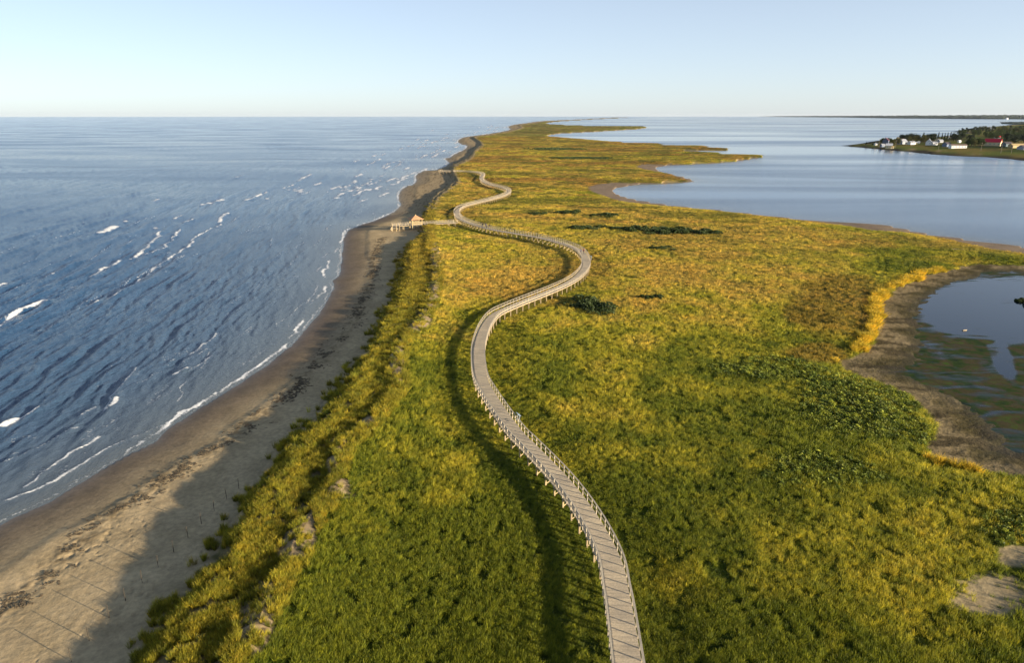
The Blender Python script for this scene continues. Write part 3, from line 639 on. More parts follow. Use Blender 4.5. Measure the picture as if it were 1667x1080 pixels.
gm = (zo2['grass'] > rnd * .95 + .03) & ~dune & ~leaf_m & ~reed_m & off & (fbm(x_ / 1.5, y_ / 1.5, 241, 2) > .14 + .26 * rg.random(len(x_)))
gm &= ~((zo2['brown'] > .5) & (rnd > .7))
br = zo2['bare']
dm = dune & off & (br < .22 + 1.1 * rnd ** 3) & (clump > np.interp(fz[1], [-2.5, 0, 1.5, 5], [.70, .48, .38, .30]) + .10 * rnd) & (zz > .9) & (rg.random(len(x_)) < .95)
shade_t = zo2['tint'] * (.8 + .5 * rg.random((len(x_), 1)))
lay = rg.random(len(x_)); lay_c = fbm(x_ / 1.3, y_ / 1.3, 291, 2)
gm &= ~track
tall = gm & (lay < .62) & (lay_c > .26); short = gm & (lay >= .62)
hgt = hgt * (.55 + .45 * sm(2, 9, db_))
emit('field_grass', tufts, tall, .95, hgt * 1.15, shade_t * 1.2, 'tall green and golden wild grass covering the land on both sides of the boardwalk', 'grass')
emit('short_grass', tufts, short, 1.15, np.clip(hgt * .55, .25, .6), shade_t * np.array([.50, .62, .6]), 'short grass between the taller golden tufts, tinted darker to imitate shaded gaps', 'grass')  # tint lowered so the gaps between tall tufts look shaded
dt_tint = np.array([.200, .225, .030]) * (.65 + .7 * rg.random((len(x_), 1))) * np.array([1, 1, 1]) + np.array([.05, 0, 0]) * rg.random((len(x_), 1))
far_gold = sm(120, 220, r_)[:, None]; dt_tint = dt_tint * (1 - .45 * far_gold) + np.array([.27, .20, .045]) * .45 * far_gold
emit('dune_grass', dtuf, dm & (rg.random(len(x_)) < .6), .74, np.clip(hgt * 1.1, .55, 1.5), dt_tint, 'tufts of yellow green beach grass on the sandy dune front above the beach', 'grass')
lt = np.array([.135, .165, .024]) * (.7 + .8 * rg.random((len(x_), 1)))
emit('leafy_ground_cover', leafs, leaf_m & (rg.random(len(x_)) < .28), .85, 1.15, lt, 'low dark green leafy plants in patches left of the pond', 'plants')
rt = np.array([.42, .35, .04]) * (.75 + .5 * rg.random((len(x_), 1)))
emit('golden_reeds', reeds, reed_m, .75, .95, rt, 'bright golden reeds fringing the bank of the muddy pond', 'reeds')

# seaweed wrack: dark scraps along the tide line
wq = resample(wr_l, .05); sel = rg.integers(0, len(wq), 5200); wp = wq[sel] + rg.normal(0, .62, (5200, 2)) * (1 + rg.random((5200, 1)))
okw = (lookup(F['toe'], wp[:, 0], wp[:, 1]) < -1) & (fbm(wp[:, 0] / 2, wp[:, 1] / 2, 261, 2) > .50); wp = wp[okw]
M_weed = plain('seaweed', (.105, .080, .048), .8)
def scrap(seed):
    r = random.Random(seed); mb = MB()
    for i in range(5): mb.box((r.gauss(0, .10), r.gauss(0, .10), .02), (.22 + .2 * r.random(), .05, .035), Euler((r.gauss(0, .2), r.gauss(0, .2), r.random() * 6.28)).to_matrix())
    me = mb.mesh('scrap'); me.materials.append(M_weed); return bpy.data.objects.new('scrap', me)
n = len(wp)
scatter('seaweed_wrack', [scrap(i) for i in range(3)], np.stack([wp[:, 0], wp[:, 1], lookup(Z, wp[:, 0], wp[:, 1]) + .0], -1), np.stack([np.zeros(n), np.zeros(n), rg.random(n) * 6.28], -1),
        np.repeat((.5 + .7 * rg.random(n))[:, None], 3, 1), rg.integers(0, 3, n), np.ones((n, 3)), 'dark line of seaweed scraps left along the beach by the tide', 'seaweed')

# ------------------------------------------------------------------ boardwalk
M_wood = wood_mat('weathered_wood', (.44, .38, .28)); M_rail = wood_mat('rail_wood', (.46, .40, .295)); M_pile = wood_mat('pile_wood', (.42, .33, .19))
def frames(pl):
    d = np.gradient(pl, axis=0); d /= np.hypot(d[:, 0], d[:, 1])[:, None] + 1e-9; return d, np.stack([-d[:, 1], d[:, 0]], -1)     # tangent, left normal
def sweep(pl, offs, z, w, h, name, mat, parent, step=2):
    t, nrm = frames(pl); i = np.unique(np.append(np.arange(0, len(pl), step), len(pl) - 1)); c = pl[i] + nrm[i] * offs; nn = nrm[i]; k = len(i); V = []
    zz_ = z[i] if np.ndim(z) else np.full(k, z)
    for a_, b_ in ((-1, -1), (1, -1), (1, 1), (-1, 1)): V.append(np.column_stack([c + nn * a_ * w / 2, zz_ + b_ * h / 2]))
    V = np.stack(V, 1).reshape(-1, 3); b0 = np.arange(k - 1) * 4; Fq = [np.stack([b0 + j, b0 + (j + 1) % 4, b0 + 4 + (j + 1) % 4, b0 + 4 + j], -1)[:, ::-1] for j in range(4)]
    Fq = np.vstack(Fq + [np.array([[0, 1, 2, 3]]), np.array([[3, 2, 1, 0]]) + (k - 1) * 4])
    return obj(name, mesh_from(name, V, Fq, False), mat, parent)
def boxes_mesh(name, items):                  # items: list of (centre, dims, rz)
    base = np.array([[i, j, k] for k in (-.5, .5) for i, j in ((-.5, -.5), (.5, -.5), (.5, .5), (-.5, .5))]); fb = np.array([(3, 2, 1, 0), (4, 5, 6, 7), (0, 1, 5, 4), (1, 2, 6, 5), (2, 3, 7, 6), (3, 0, 4, 7)])
    V = []; Fq = []; Rn = []
    for n_, (c, d, rz) in enumerate(items):
        b = base * np.array(d); co_, si_ = math.cos(rz), math.sin(rz)
        V.append(np.column_stack([b[:, 0] * co_ - b[:, 1] * si_, b[:, 0] * si_ + b[:, 1] * co_, b[:, 2]]) + np.array(c)); Fq.append(fb + 8 * n_); Rn.append(np.full(8, random.random()))
    me = mesh_from(name, np.vstack(V), np.vstack(Fq), False); attr(me, 'rnd', 'FLOAT', np.concatenate(Rn).astype(np.float32)); return me
def walkway(pl, root, half=1.18, post_gap=1.32, pile_gap=2.64, limit=300, zdeck=DZ, skip=None, plank=.145):
    """deck of planks, two railings, piles and bracing along the line pl (spaced .25 m)"""
    t, nrm = frames(pl); s = np.arange(len(pl)) * .25; L = s[-1]
    def at(sv): return np.array([np.interp(sv, s, pl[:, k]) for k in (0, 1)]), math.atan2(np.interp(sv, s, t[:, 1]), np.interp(sv, s, t[:, 0])), np.array([np.interp(sv, s, nrm[:, k]) for k in (0, 1)])
    def put(name, items, mat, lim, rest):
        items.sort(key=lambda q_: q_[0][0] ** 2 + q_[0][1] ** 2); shared = {}
        for c, d, rz in items[:lim]:
            key = tuple(round(v, 2) for v in d)
            if key not in shared: me = boxes_mesh(name, [((0, 0, 0), key, 0)]); me.materials.append(mat); shared[key] = me
            o = obj(name, shared[key], None, root); o.location = c; o.rotation_euler.z = rz
        if len(items) > lim: obj(rest, boxes_mesh(rest, items[lim:]), mat, root, kind='stuff')
    pk = []
    for sv in np.arange(plank / 2, L, plank):
        c, a_, n_ = at(sv); pk.append(((c[0], c[1], zdeck - .02 + random.uniform(-.004, .004)), (plank - .012, 2 * half + .04, .04), a_))
    put('plank', pk, M_wood, limit, 'planking')
    ps = []; 
    for sv in np.arange(.3, L, post_gap):
        c, a_, n_ = at(sv)
        for sd in (-1, 1):
            p_ = c + n_ * sd * (half + .07)
            if skip is not None and skip(p_): continue
            ps.append(((p_[0], p_[1], zdeck + .46), (.09, .09, 1.24), a_))
    put('railing_post', ps, M_rail, limit, 'railing_posts')
    pi = []; br_ = MB(); hd = []
    for sv in np.arange(.8, L, pile_gap):
        c, a_, n_ = at(sv); g = [zat(*(c + n_ * sd * (half - .22))) for sd in (-1, 1)]
        for sd, gz in zip((-1, 1), g):
            p_ = c + n_ * sd * (half - .22); top = zdeck - .26; bot = min(gz - .3, top - .3)
            pi.append(((p_[0], p_[1], (top + bot) / 2), (.18, .18, round((top - bot) * 2) / 2), a_))
        a3 = Vector((*(c - n_ * (half - .22)), zdeck - .34)); b3 = Vector((*(c + n_ * (half - .22)), max(g[1] + .15, zdeck - 1.6)))
        br_.bar(a3, b3, .04, .12)
        hd.append(((c[0], c[1], zdeck - .335), (.10, 2 * half - .04, .145), a_))
    put('support_pile', pi, M_pile, limit, 'support_piles')
    obj('cross_beams', boxes_mesh('cross_beams', hd), M_pile, root, kind='stuff')
    br_.build('cross_bracing', M_pile, root, kind='stuff')
    for sd in (-1, 1):
        sweep(pl, sd * (half - .06), zdeck - .15, .05, .20, 'side_beam', M_pile, root)
        if skip is None:
            sweep(pl, sd * (half + .05), zdeck + 1.085, .16, .04, 'top_rail', M_rail, root); sweep(pl, sd * (half + .005), zdeck + .52, .038, .13, 'middle_rail', M_rail, root)
        else:
            run = []
            for k in range(len(pl)):
                p_ = pl[k] + nrm[k] * sd * half
                if not skip(p_): run.append(k)
                if (skip(p_) or k == len(pl) - 1) and run:
                    if len(run) > 6:
                        sub_ = pl[run[0]:run[-1] + 1]
                        for zo_, w_, h_, nm in ((1.085, .16, .04, 'top_rail'), (.52, .038, .13, 'middle_rail')): sweep(sub_, sd * (half + .03), zdeck + zo_, w_, h_, nm, M_rail, root)
                    run = []
bw = empty('boardwalk', label='long winding weathered wood boardwalk on piles with railings crossing the grass', cat='boardwalk')
jn = BRANCH[0]
walkway(path, bw, skip=lambda p_: (np.hypot(*(p_ - BRANCH[8])) < 2.2))
ba = empty('beach_walkway', label='straight wooden side walkway leading from the boardwalk past the gazebo to the beach stairs', cat='walkway')
walkway(BRANCH[14:], ba, half=1.1, limit=120)
# landing and stairs at its end, stepping down towards the drone
end = Vector((*BRANCH[-1], DZ)); dr = Vector((*(BRANCH[-1] - BRANCH[-20]), 0)).normalized()
st = empty('beach_stairs', (end.x, end.y, 0), math.atan2(dr.y, dr.x), label='wooden stairs with handrails stepping down to the sand at the end of the beach walkway', cat='stairs')
gz = zat(end.x, end.y - 5)
nst = 11; rise = (DZ - gz) / nst
mb = MB()
for k in range(9): MB().box((.16 + k * .33, 0, DZ - .02), (.31, 2.3, .04)).build('landing_board', M_wood, st)
for k in range(nst): MB().box((1.5, -1.32 - k * .29, DZ - (k + 1) * rise), (2.6, .28, .045)).build('step', M_wood, st)
for xx in (.22, 2.78):
    MB().bar((xx, -1.15, DZ - .12), (xx, -1.3 - nst * .29, gz + .05), .05, .26).build('stringer', M_pile, st)
    MB().bar((xx, -1.15, DZ + 1.0), (xx, -1.3 - nst * .29, gz + 1.1), .06, .12).build('handrail', M_rail, st)
    for k in (0, 4, 8, 11):
        yy = -1.2 - k * .29; zt = DZ + 1.05 - k * rise
        MB().box((xx, yy, (zt + gz - .4) / 2), (.12, .12, zt - gz + .4)).build('stair_post', M_rail, st)
for (x0, y0, x1, y1) in ((3.0, -1.1, 3.0, 1.15), (0, 1.15, 3.0, 1.15)):
    for zz_ in (.40, .72, 1.06): MB().bar((x0, y0, DZ + zz_), (x1, y1, DZ + zz_), .05, .11).build('guard_rail', M_rail, st)
for (x0, y0) in ((3.0, -1.1), (3.0, 1.15), (.2, 1.15), (1.5, 1.15)):
    MB().box((x0, y0, (DZ + 1.1 + gz - .5) / 2), (.15, .15, DZ + 1.6 - gz)).build('landing_post', M_pile, st)

# gazebo on the side walkway
gp = P(677, 365.6, DZ); tb = BRANCH[-1] - BRANCH[0]; ga = math.atan2(tb[1], tb[0])
M_roof = plain('cedar_shingles', (.46, .25, .13), .8, .3, 4); M_gpost = wood_mat('gazebo_wood', (.52, .40, .20))
gz_o = empty('gazebo', (gp[0], gp[1], DZ), ga, label='small wooden gazebo with reddish brown hip roof over the beach walkway', cat='gazebo')
HW = 2.0
for sx_g in (-1, 1):
    for sy_g in (-1, 1):
        MB().box((sx_g * HW, sy_g * HW, .3), (.18, .18, 4.2)).build('gazebo_post', M_gpost, gz_o)
for sx_g in (-1, 1):
    MB().box((sx_g * HW, 0, 2.28), (.14, 4.3, .2)).build('eave_beam', M_gpost, gz_o); MB().box((0, sx_g * HW, 2.26), (3.84, .14, .2)).build('eave_beam', M_gpost, gz_o)
for k in range(4):                            # four roof slopes, each a slab with its own thickness
    a_ = k * math.pi / 2; m_ = Matrix.Rotation(a_, 3, 'Z'); e = 2.65; top = 3.75; lo = 2.30
    vv = [(-e, -e, lo), (e, -e, lo), (.12, -.12, top), (-.12, -.12, top)]; vb = [(x, y, z - .10) for x, y, z in vv]
    MB().add([m_ @ Vector(v) for v in vb + vv], [(3, 2, 1, 0), (4, 5, 6, 7), (0, 1, 5, 4), (1, 2, 6, 5), (2, 3, 7, 6), (3, 0, 4, 7)]).build('roof_slope', M_roof, gz_o)
MB().box((0, 0, 3.82), (.34, .34, .22), taper=.4).build('roof_cap', M_gpost, gz_o)
for k in range(13): MB().box((-1.86 + k * .31, 0, -.062), (.295, 4.2, .042)).build('floor_board', M_wood, gz_o)
for sy_g in (-1, 1):
    for zz_ in (.35, .70, 1.05): MB().box((0, sy_g * HW, zz_), (3.82, .06, .11)).build('railing_board', M_gpost, gz_o)
    MB().box((0, sy_g * 1.65, .44), (3.2, .42, .05)).build('bench_seat', M_wood, gz_o)

# far landing where the boardwalk meets the next stretch of beach
fb = empty('far_beach_landing', label='distant wooden landing where the boardwalk ends above the beach', cat='landing')
walkway(FARB, fb, half=1.3, limit=40)

# ------------------------------------------------------------------ stakes on the beach
M_stake = wood_mat('stake_wood', (.06, .05, .035))
SK = [(117, 1080), (146, 1046), (178, 1008), (205, 980), (232, 951), (258, 925), (283, 900), (306, 876), (328, 853), (349, 832), (369, 813), (389, 796)]
nmw = ['nearest to the drone', 'second nearest to the drone', 'third along the row from the drone', 'fourth along the row from the drone', 'fifth along the row from the drone', 'sixth along the row from the drone', 'seventh along the row from the drone', 'eighth along the row from the drone',
       'ninth along the row from the drone', 'third from the row far end', 'second from the row far end', 'at the far end of the row']
for k, (u, v) in enumerate(SK):
    p_ = P(u, v, 1.35); z0 = zat(*p_)
    o = MB().tube([(0, 0, -.3), (random.gauss(0, .01), 0, .6), (random.gauss(0, .03), random.gauss(0, .03), 1.45)], [.04, .036, .03]).build('beach_stake', M_stake, label='thin wooden stake in the sand under the dune, ' + nmw[k], cat='stake', group='row of thin stakes on the beach')
    o.location = (p_[0], p_[1], z0)

# ------------------------------------------------------------------ shrubs in the field
def foliage(mb_seed, n, rx, ry, h, leaf, flat=1.0):
    r = random.Random(mb_seed); V = []; Fc = []
    lobes = [(r.gauss(0, .42) * rx, r.gauss(0, .42) * ry, r.uniform(.18, .5) * min(rx, ry), r.uniform(.4, 1.0) * h) for _ in range(int(9 + rx * ry * .22))]
    for i in range(n):
        lx, ly, lr, lh = r.choice(lobes); u_ = Vector((r.gauss(0, 1), r.gauss(0, 1), abs(r.gauss(0, .9)))).normalized() * (.75 + .3 * r.random())
        c = Vector((lx + u_.x * lr, ly + u_.y * lr, max(.05, u_.z * lh))); s = leaf * (.6 + .8 * r.random())
        m = Euler((r.gauss(0, .8), r.gauss(0, .8), r.random() * 6.28)).to_matrix(); b = len(V)
        for p_ in ((-.5, -.1, 0), (0, -.4, .12), (.55, 0, 0), (.05, .4, .12)): V.append(tuple(c + m @ Vector(p_) * s))
        Fc.append((b, b + 1, b + 2, b + 3))
    me = bpy.data.meshes.new('foliage'); me.from_pydata(V, [], Fc); me.update(); return me
M_shrub = plain('shrub_leaves', (.045, .066, .014), .6, .5, 1.2, .2); M_bark = plain('bark', (.09, .065, .045), .9)
SHR = [((966, 497), 50, 13, 1.8, 'dark green dense shrub standing right of the boardwalk bend'), ((1060, 486), 20, 4, .9, 'small low dark shrub right of the dense shrub near the boardwalk'),
       ((920, 496), 14, 3.5, .6, 'flat dark shrub between the dense shrub and the boardwalk'),
       ((1145, 379), 36, 4, 1.6, 'long dark shrub at the right end of the middle thicket'), ((1090, 378), 42, 4.5, 1.5, 'broad dark shrub in the centre of the middle thicket'), ((1030, 375), 46, 3.6, 1.4, 'dark low shrub left of centre in the middle thicket'),
       ((960, 372), 46, 3.2, 1.2, 'dark low shrub at the left end of the middle thicket'), ((925, 347.5), 24, 2.8, 1.3, 'dark shrub in the row nearer the cove, left end'), ((985, 351), 26, 2.8, 1.2, 'dark shrub in the row nearer the cove, right end'), ((880, 349), 18, 2.2, 1.0, 'small dark shrub beside the boardwalk, left of the shrub row near the cove'),
       ((1075, 405), 22, 3.5, .9, 'low dark shrub standing alone below the middle thicket'), ((945, 258), 42, 1.4, .8, 'far dark shrub band in the golden field'), ((905, 243), 34, 1.2, .8, 'farthest dark shrub band in the golden field'),
       ((1663, 481), 9, 7, 1.5, 'dark shrub on an islet at the right edge of the pond')]
for k, ((u, v), ru, rv, h_, lb) in enumerate(SHR):
    p_ = P(u, v, 2.0); rx_ = ru * np.hypot(*p_) / FPX; ry_ = abs(P(u, v - rv, 2.0)[1] - P(u, v + rv, 2.0)[1]) / 2
    ry_ = min(ry_, rx_ * 2.2)
    z0 = zat(*p_); o = empty('shrub', (p_[0], p_[1], z0 - .05), label=lb, cat='shrub', group='dark shrubs scattered over the grass')
    lf = .42 * max(1, np.hypot(*p_) / 170)
    obj('foliage', foliage(500 + k, int(min(9000, max(3500, 110 * rx_ * ry_))), rx_, ry_, h_, lf), M_shrub, o)
    mb = MB()
    for j in range(6):
        a_ = j * 1.05; mb.tube([(0, 0, -.1), (math.cos(a_) * rx_ * .25, math.sin(a_) * ry_ * .25, h_ * .35), (math.cos(a_) * rx_ * .5, math.sin(a_) * ry_ * .5, h_ * .6)], [.07, .05, .02], 5)
    mb.build('stem', M_bark, o)
M_drift = plain('driftwood', (.34, .28, .20), .8)
for (u, v, L_, a_, lb) in ((1571, 538, 1.1, .2, 'pale driftwood log lying in the weedy shallows of the pond'), (1556, 413.5, 4.2, -.15, 'pale driftwood log lying in the marsh above the pond')):
    p_ = P(u, v, .6); z0 = max(zat(*p_), PONDZ if v > 430 else 0)
    o = MB().tube([(-L_ / 2, 0, .05), (-L_ * .1, .06, .12), (L_ * .3, -.03, .1), (L_ / 2, .1, .16)], [.14, .15, .11, .05], 7).build('driftwood_log', M_drift, smooth=True, label=lb, cat='log'); o.location = (p_[0], p_[1], z0); o.rotation_euler.z = a_

# ------------------------------------------------------------------ information panels on the railing
M_panel = plain('panel_face', (.20, .25, .29), .4, .3, 6); M_steel = plain('steel', (.30, .32, .34), .5, .1)
for (u, v, lb) in ((832, 689, 'grey blue information panel on the right railing of the near boardwalk'), (959, 424, 'small information panel on the outer railing at the boardwalk bend')):
    i_ = int(np.argmin(np.hypot(*(path - P(u, v, DZ)).T))); t0 = path[min(i_ + 2, len(path) - 1)] - path[i_]; a_ = math.atan2(t0[1], t0[0]); n_ = np.array([math.sin(a_), -math.cos(a_)]); p_ = path[i_] + n_ * 1.62
    o = empty('information_panel', (p_[0], p_[1], DZ), a_, label=lb, cat='sign')
    MB().box((0, 0, 1.22), (.9, .6, .05), Euler((R(35), 0, 0)).to_matrix()).build('panel', M_panel, o)
    for s_ in (-.4, .4):
        MB().bar((s_, -.02, .2), (s_, -.02, 1.2), .06, .06).build('leg', M_steel, o); MB().bar((s_, .38, .33), (s_, -.02, .33), .05, .06).build('bracket', M_steel, o)

# ------------------------------------------------------------------ people
def person(x, y, z, rz, top, legs, hair, skin, label, stride=.16, height=1.7, bag=None):
    k = height / 1.7
    J = {'pel': (0, 0, .93, .13), 'wst': (0, 0, 1.08, .12), 'chs': (0, .01, 1.30, .145), 'nck': (0, .01, 1.46, .055), 'hd0': (0, .03, 1.56, .085), 'hd1': (0, .03, 1.64, .088), 'hd2': (0, .02, 1.70, .05)}
    Ed = [('pel', 'wst'), ('wst', 'chs'), ('chs', 'nck'), ('nck', 'hd0'), ('hd0', 'hd1'), ('hd1', 'hd2')]
    for s_, g in ((-1, 1), (1, -1)):
        n_ = 'L' if s_ < 0 else 'R'
        J.update({n_ + 'hip': (s_ * .095, 0, .86, .088), n_ + 'kne': (s_ * .10, g * stride * .6 + .03, .48, .058), n_ + 'ank': (s_ * .10, g * stride - .02, .09, .038), n_ + 'toe': (s_ * .11, g * stride + .13, .035, .034),
                  n_ + 'sho': (s_ * .18, 0, 1.40, .062), n_ + 'elb': (s_ * .235, -g * .07, 1.14, .043), n_ + 'wri': (s_ * .24, -g * .13 + .06, .92, .029), n_ + 'hnd': (s_ * .235, -g * .13 + .09, .82, .032)})
        Ed += [('pel', n_ + 'hip'), (n_ + 'hip', n_ + 'kne'), (n_ + 'kne', n_ + 'ank'), (n_ + 'ank', n_ + 'toe'), ('chs', n_ + 'sho'), (n_ + 'sho', n_ + 'elb'), (n_ + 'elb', n_ + 'wri'), (n_ + 'wri', n_ + 'hnd')]
    nm = list(J); me = bpy.data.meshes.new('sk'); me.from_pydata([J[n_][:3] for n_ in nm], [(nm.index(a_), nm.index(b_)) for a_, b_ in Ed], []); me.update()
    o = bpy.data.objects.new('sk', me); COL.objects.link(o); o.modifiers.new('s', 'SKIN'); sd = o.modifiers.new('d', 'SUBSURF'); sd.levels = sd.render_levels = 1
    for i, n_ in enumerate(nm): me.skin_vertices[0].data[i].radius = (J[n_][3], J[n_][3] * (.75 if n_ in ('pel', 'wst', 'chs') else 1)); me.skin_vertices[0].data[i].use_root = (n_ == 'pel')
    bpy.context.view_layer.update(); ev = o.evaluated_get(bpy.context.evaluated_depsgraph_get()); m2 = bpy.data.meshes.new_from_object(ev); bpy.data.objects.remove(o)
    m2.name = 'body'; m2.materials.clear()
    for m_ in (skin, top, legs, M_shoe): m2.materials.append(m_)
    for p_ in m2.polygons:
        c = p_.center; arm = abs(c.x) > .19
        p_.material_index = 3 if c.z < .10 else 0 if (c.z > 1.47 or (arm and c.z < .93)) else 2 if (c.z < .95 and not arm) else 1; p_.use_smooth = True
    root = empty('person', (x, y, z), rz, label=label, cat='person', group='people walking on the boardwalk'); root.scale = (k, k, k)
    obj('body', m2, None, root)
    mb = MB(); mb.tube([(0, .0, 1.55), (0, .005, 1.63), (0, .01, 1.70), (0, .015, 1.745)], [.088, .102, .088, .03], 10); mb.build('hair', hair, root, smooth=True)
    return root
M_shoe = plain('shoe', (.03, .03, .03), .7); skin_m = plain('skin', (.55, .34, .24), .5, .05); hair_d = plain('dark_hair', (.03, .02, .015), .5); hair_l = plain('light_hair', (.25, .16, .08), .5)
CL = {n_: plain(n_ + '_cloth', c, .85, .1) for n_, c in dict(navy=(.02, .03, .07), black=(.015, .015, .018), lilac=(.50, .38, .50), denim=(.05, .08, .16), maroon=(.14, .03, .04), grey=(.18, .18, .19), khaki=(.20, .16, .10)).items()}
def onpath(u, v, side=0):
    i_ = int(np.argmin(np.hypot(*(path - P(u, v, DZ)).T))); t0 = path[min(i_ + 2, len(path) - 1)] - path[i_]; t0 = t0 / np.hypot(*t0); n_ = np.array([-t0[1], t0[0]]); p_ = path[i_] + n_ * side; return p_, math.atan2(t0[1], t0[0])
for (u, v, sd, flip, tp, lg, hr, hgt_, lb) in ((946, 413.5, -.35, 1, 'maroon', 'black', hair_d, 1.78, 'person in a dark top walking at the boardwalk bend, right of the one in lilac'), (943.5, 413, .45, 1, 'lilac', 'denim', hair_l, 1.66, 'person in a pale lilac top walking at the boardwalk bend'),
    (784.5, 370.3, .5, 0, 'black', 'denim', hair_d, 1.75, 'leftmost of the four dark figures in a row on the far boardwalk'), (787.5, 371, -.2, 0, 'navy', 'black', hair_d, 1.72, 'second from left of the four dark figures on the far boardwalk'),
    (790.5, 371.6, .4, 0, 'grey', 'navy', hair_l, 1.70, 'third from left of the four dark figures on the far boardwalk'), (793.5, 372.2, -.3, 0, 'black', 'khaki', hair_d, 1.68, 'rightmost of the four dark figures on the far boardwalk')):
    p_, a_ = onpath(u, v, sd); person(p_[0], p_[1], DZ, a_ - R(90) + (math.pi if flip else 0), CL[tp], CL[lg], hr, skin_m, lb, height=hgt_)

# ------------------------------------------------------------------ the village shore across the lagoon
VIL = [(1368, 237.2), (1384, 238.6), (1397, 239.8), (1426, 242.6), (1451, 245), (1487, 247.3), (1500, 250.4), (1517, 251.6), (1544, 253), (1580, 255), (1607, 256), (1634, 258), (1667, 261.5), (1900, 287), (2000, 250), (1900, 203), (1667, 203), (1640, 204), (1600, 208), (1575, 212), (1548, 214.6),
       (1580, 216.2), (1562, 218), (1545, 221), (1500, 225), (1433, 228.5), (1406, 233), (1384, 236)]
vil_l = line(VIL + [VIL[0]], 2)
bx0, bx1 = vil_l.min(0), vil_l.max(0)
bm_ = (GX > bx0[0]) & (GX < bx1[0]) & (GY > bx0[1]) & (GY < bx1[1])
dv = np.full(GX.shape, -99.0); ii = np.where(bm_); dq = dist(GX[ii], GY[ii], vil_l); dv[ii] = np.where(inside(GX[ii], GY[ii], vil_l), dq, -dq)
nv = fbm(GX / 30, GY / 30, 301) - .5
VZ = np.where(dv > 0, np.minimum(.10 * dv, 1.0 + .03 * dv), .05 * dv); VZ = np.clip(VZ, -1.5, 4.5) + nv * .6 * sm(5, 30, dv)
vc = mixc(np.zeros(GX.shape + (3,)) + np.array([.095, .115, .022]), [.17, .13, .035], sm(.45, .65, fbm(GX / 40, GY / 25, 305)))
vc = mixc(vc, [.030, .045, .014], sm(.38, .5, fbm(GX / 35, GY / 35, 311)) * sm(60, 110, dv)); vc = mixc(vc, [.040, .034, .025], 1 - sm(8, 24, dv + nv * 16)); vc = mixc(vc, [.24, .18, .10], np.exp(-((dv - 27) / 5) ** 2) * sm(.5, .6, fbm(GX / 25, GY / 25, 315)))
obj('village_land', grid_mesh('village_land', dv > -2, GX, GY, VZ, [('base', 'FLOAT_COLOR', vc), ('sand', 'FLOAT', np.zeros_like(GX)), ('wet', 'FLOAT', np.zeros_like(GX))]), M_ground, kind='structure')
def vz(x, y): return float(lookup(VZ, np.array([x]), np.array([y]))[0])

def far_ridge(name, base, tops, back, seed, mat, kind, label=None, cat=None):
    u = np.linspace(base[0][0], base[-1][0], 420); vb = np.interp(u, [b[0] for b in base], [b[1] for b in base]); vt = np.interp(u, [b[0] for b in tops], [b[1] for b in tops])
    p_ = P(u, vb); D = np.hypot(*p_.T); dirn = p_ / D[:, None]; rows = []
    prof_ = [(0, -.02), (.01, .0), (.04, .30), (.10, .42), (.3, .62), (.6, .85), (1.0, 1.0), (1.3, .9), (1.8, .3)]
    r = np.random.default_rng(seed)
    for fr, hk in prof_:
        q_ = p_ + dirn * (fr * back); Dq = np.hypot(*q_.T); zt = CAMH - np.hypot(*(p_ + dirn * back).T) * np.tan(np.arctan((vt - 540) / FPX) + PITCH)
        zr = zt * hk + (r.normal(0, 1, len(u)) * .045 + (fbm(u / 5, u * 0 + fr * 9, seed) - .5) * .22) * np.maximum(zt, 6) * (hk > 0)
        rows.append(np.column_stack([q_, np.where(hk <= 0, -1.0, np.maximum(zr, 1.0))]))
    V = np.vstack(rows); nc = len(u); idx = np.arange(len(V)).reshape(len(rows), nc)
    Fq = np.stack([idx[:-1, :-1].ravel(), idx[:-1, 1:].ravel(), idx[1:, 1:].ravel(), idx[1:, :-1].ravel()], -1)
    return obj(name, mesh_from(name, V, Fq, False), mat, kind=kind, label=label, cat=cat)
M_farwood = plain('far_wood', (.030, .045, .022), .9, .5, .02)
far_ridge('far_shore_hills', [(1236, 189.9), (1290, 190.4), (1370, 191), (1447, 192.4), (1520, 193), (1600, 193.8), (1667, 194), (1950, 195.5)], [(1236, 189.6), (1265, 188.9), (1330, 188.4), (1400, 188.2), (1450, 188.0), (1530, 187.5), (1667, 187.0), (1950, 186.5)], 1800, 5, M_farwood, 'structure')
far_ridge('wooded_point', [(1628, 198), (1630, 201.5), (1648, 202.4), (1700, 203), (1950, 206)], [(1628, 197.5), (1631, 196.6), (1700, 195.6), (1950, 194)], 300, 8, M_farwood, 'stuff', 'dark wooded point behind the village at the right edge', 'wood')

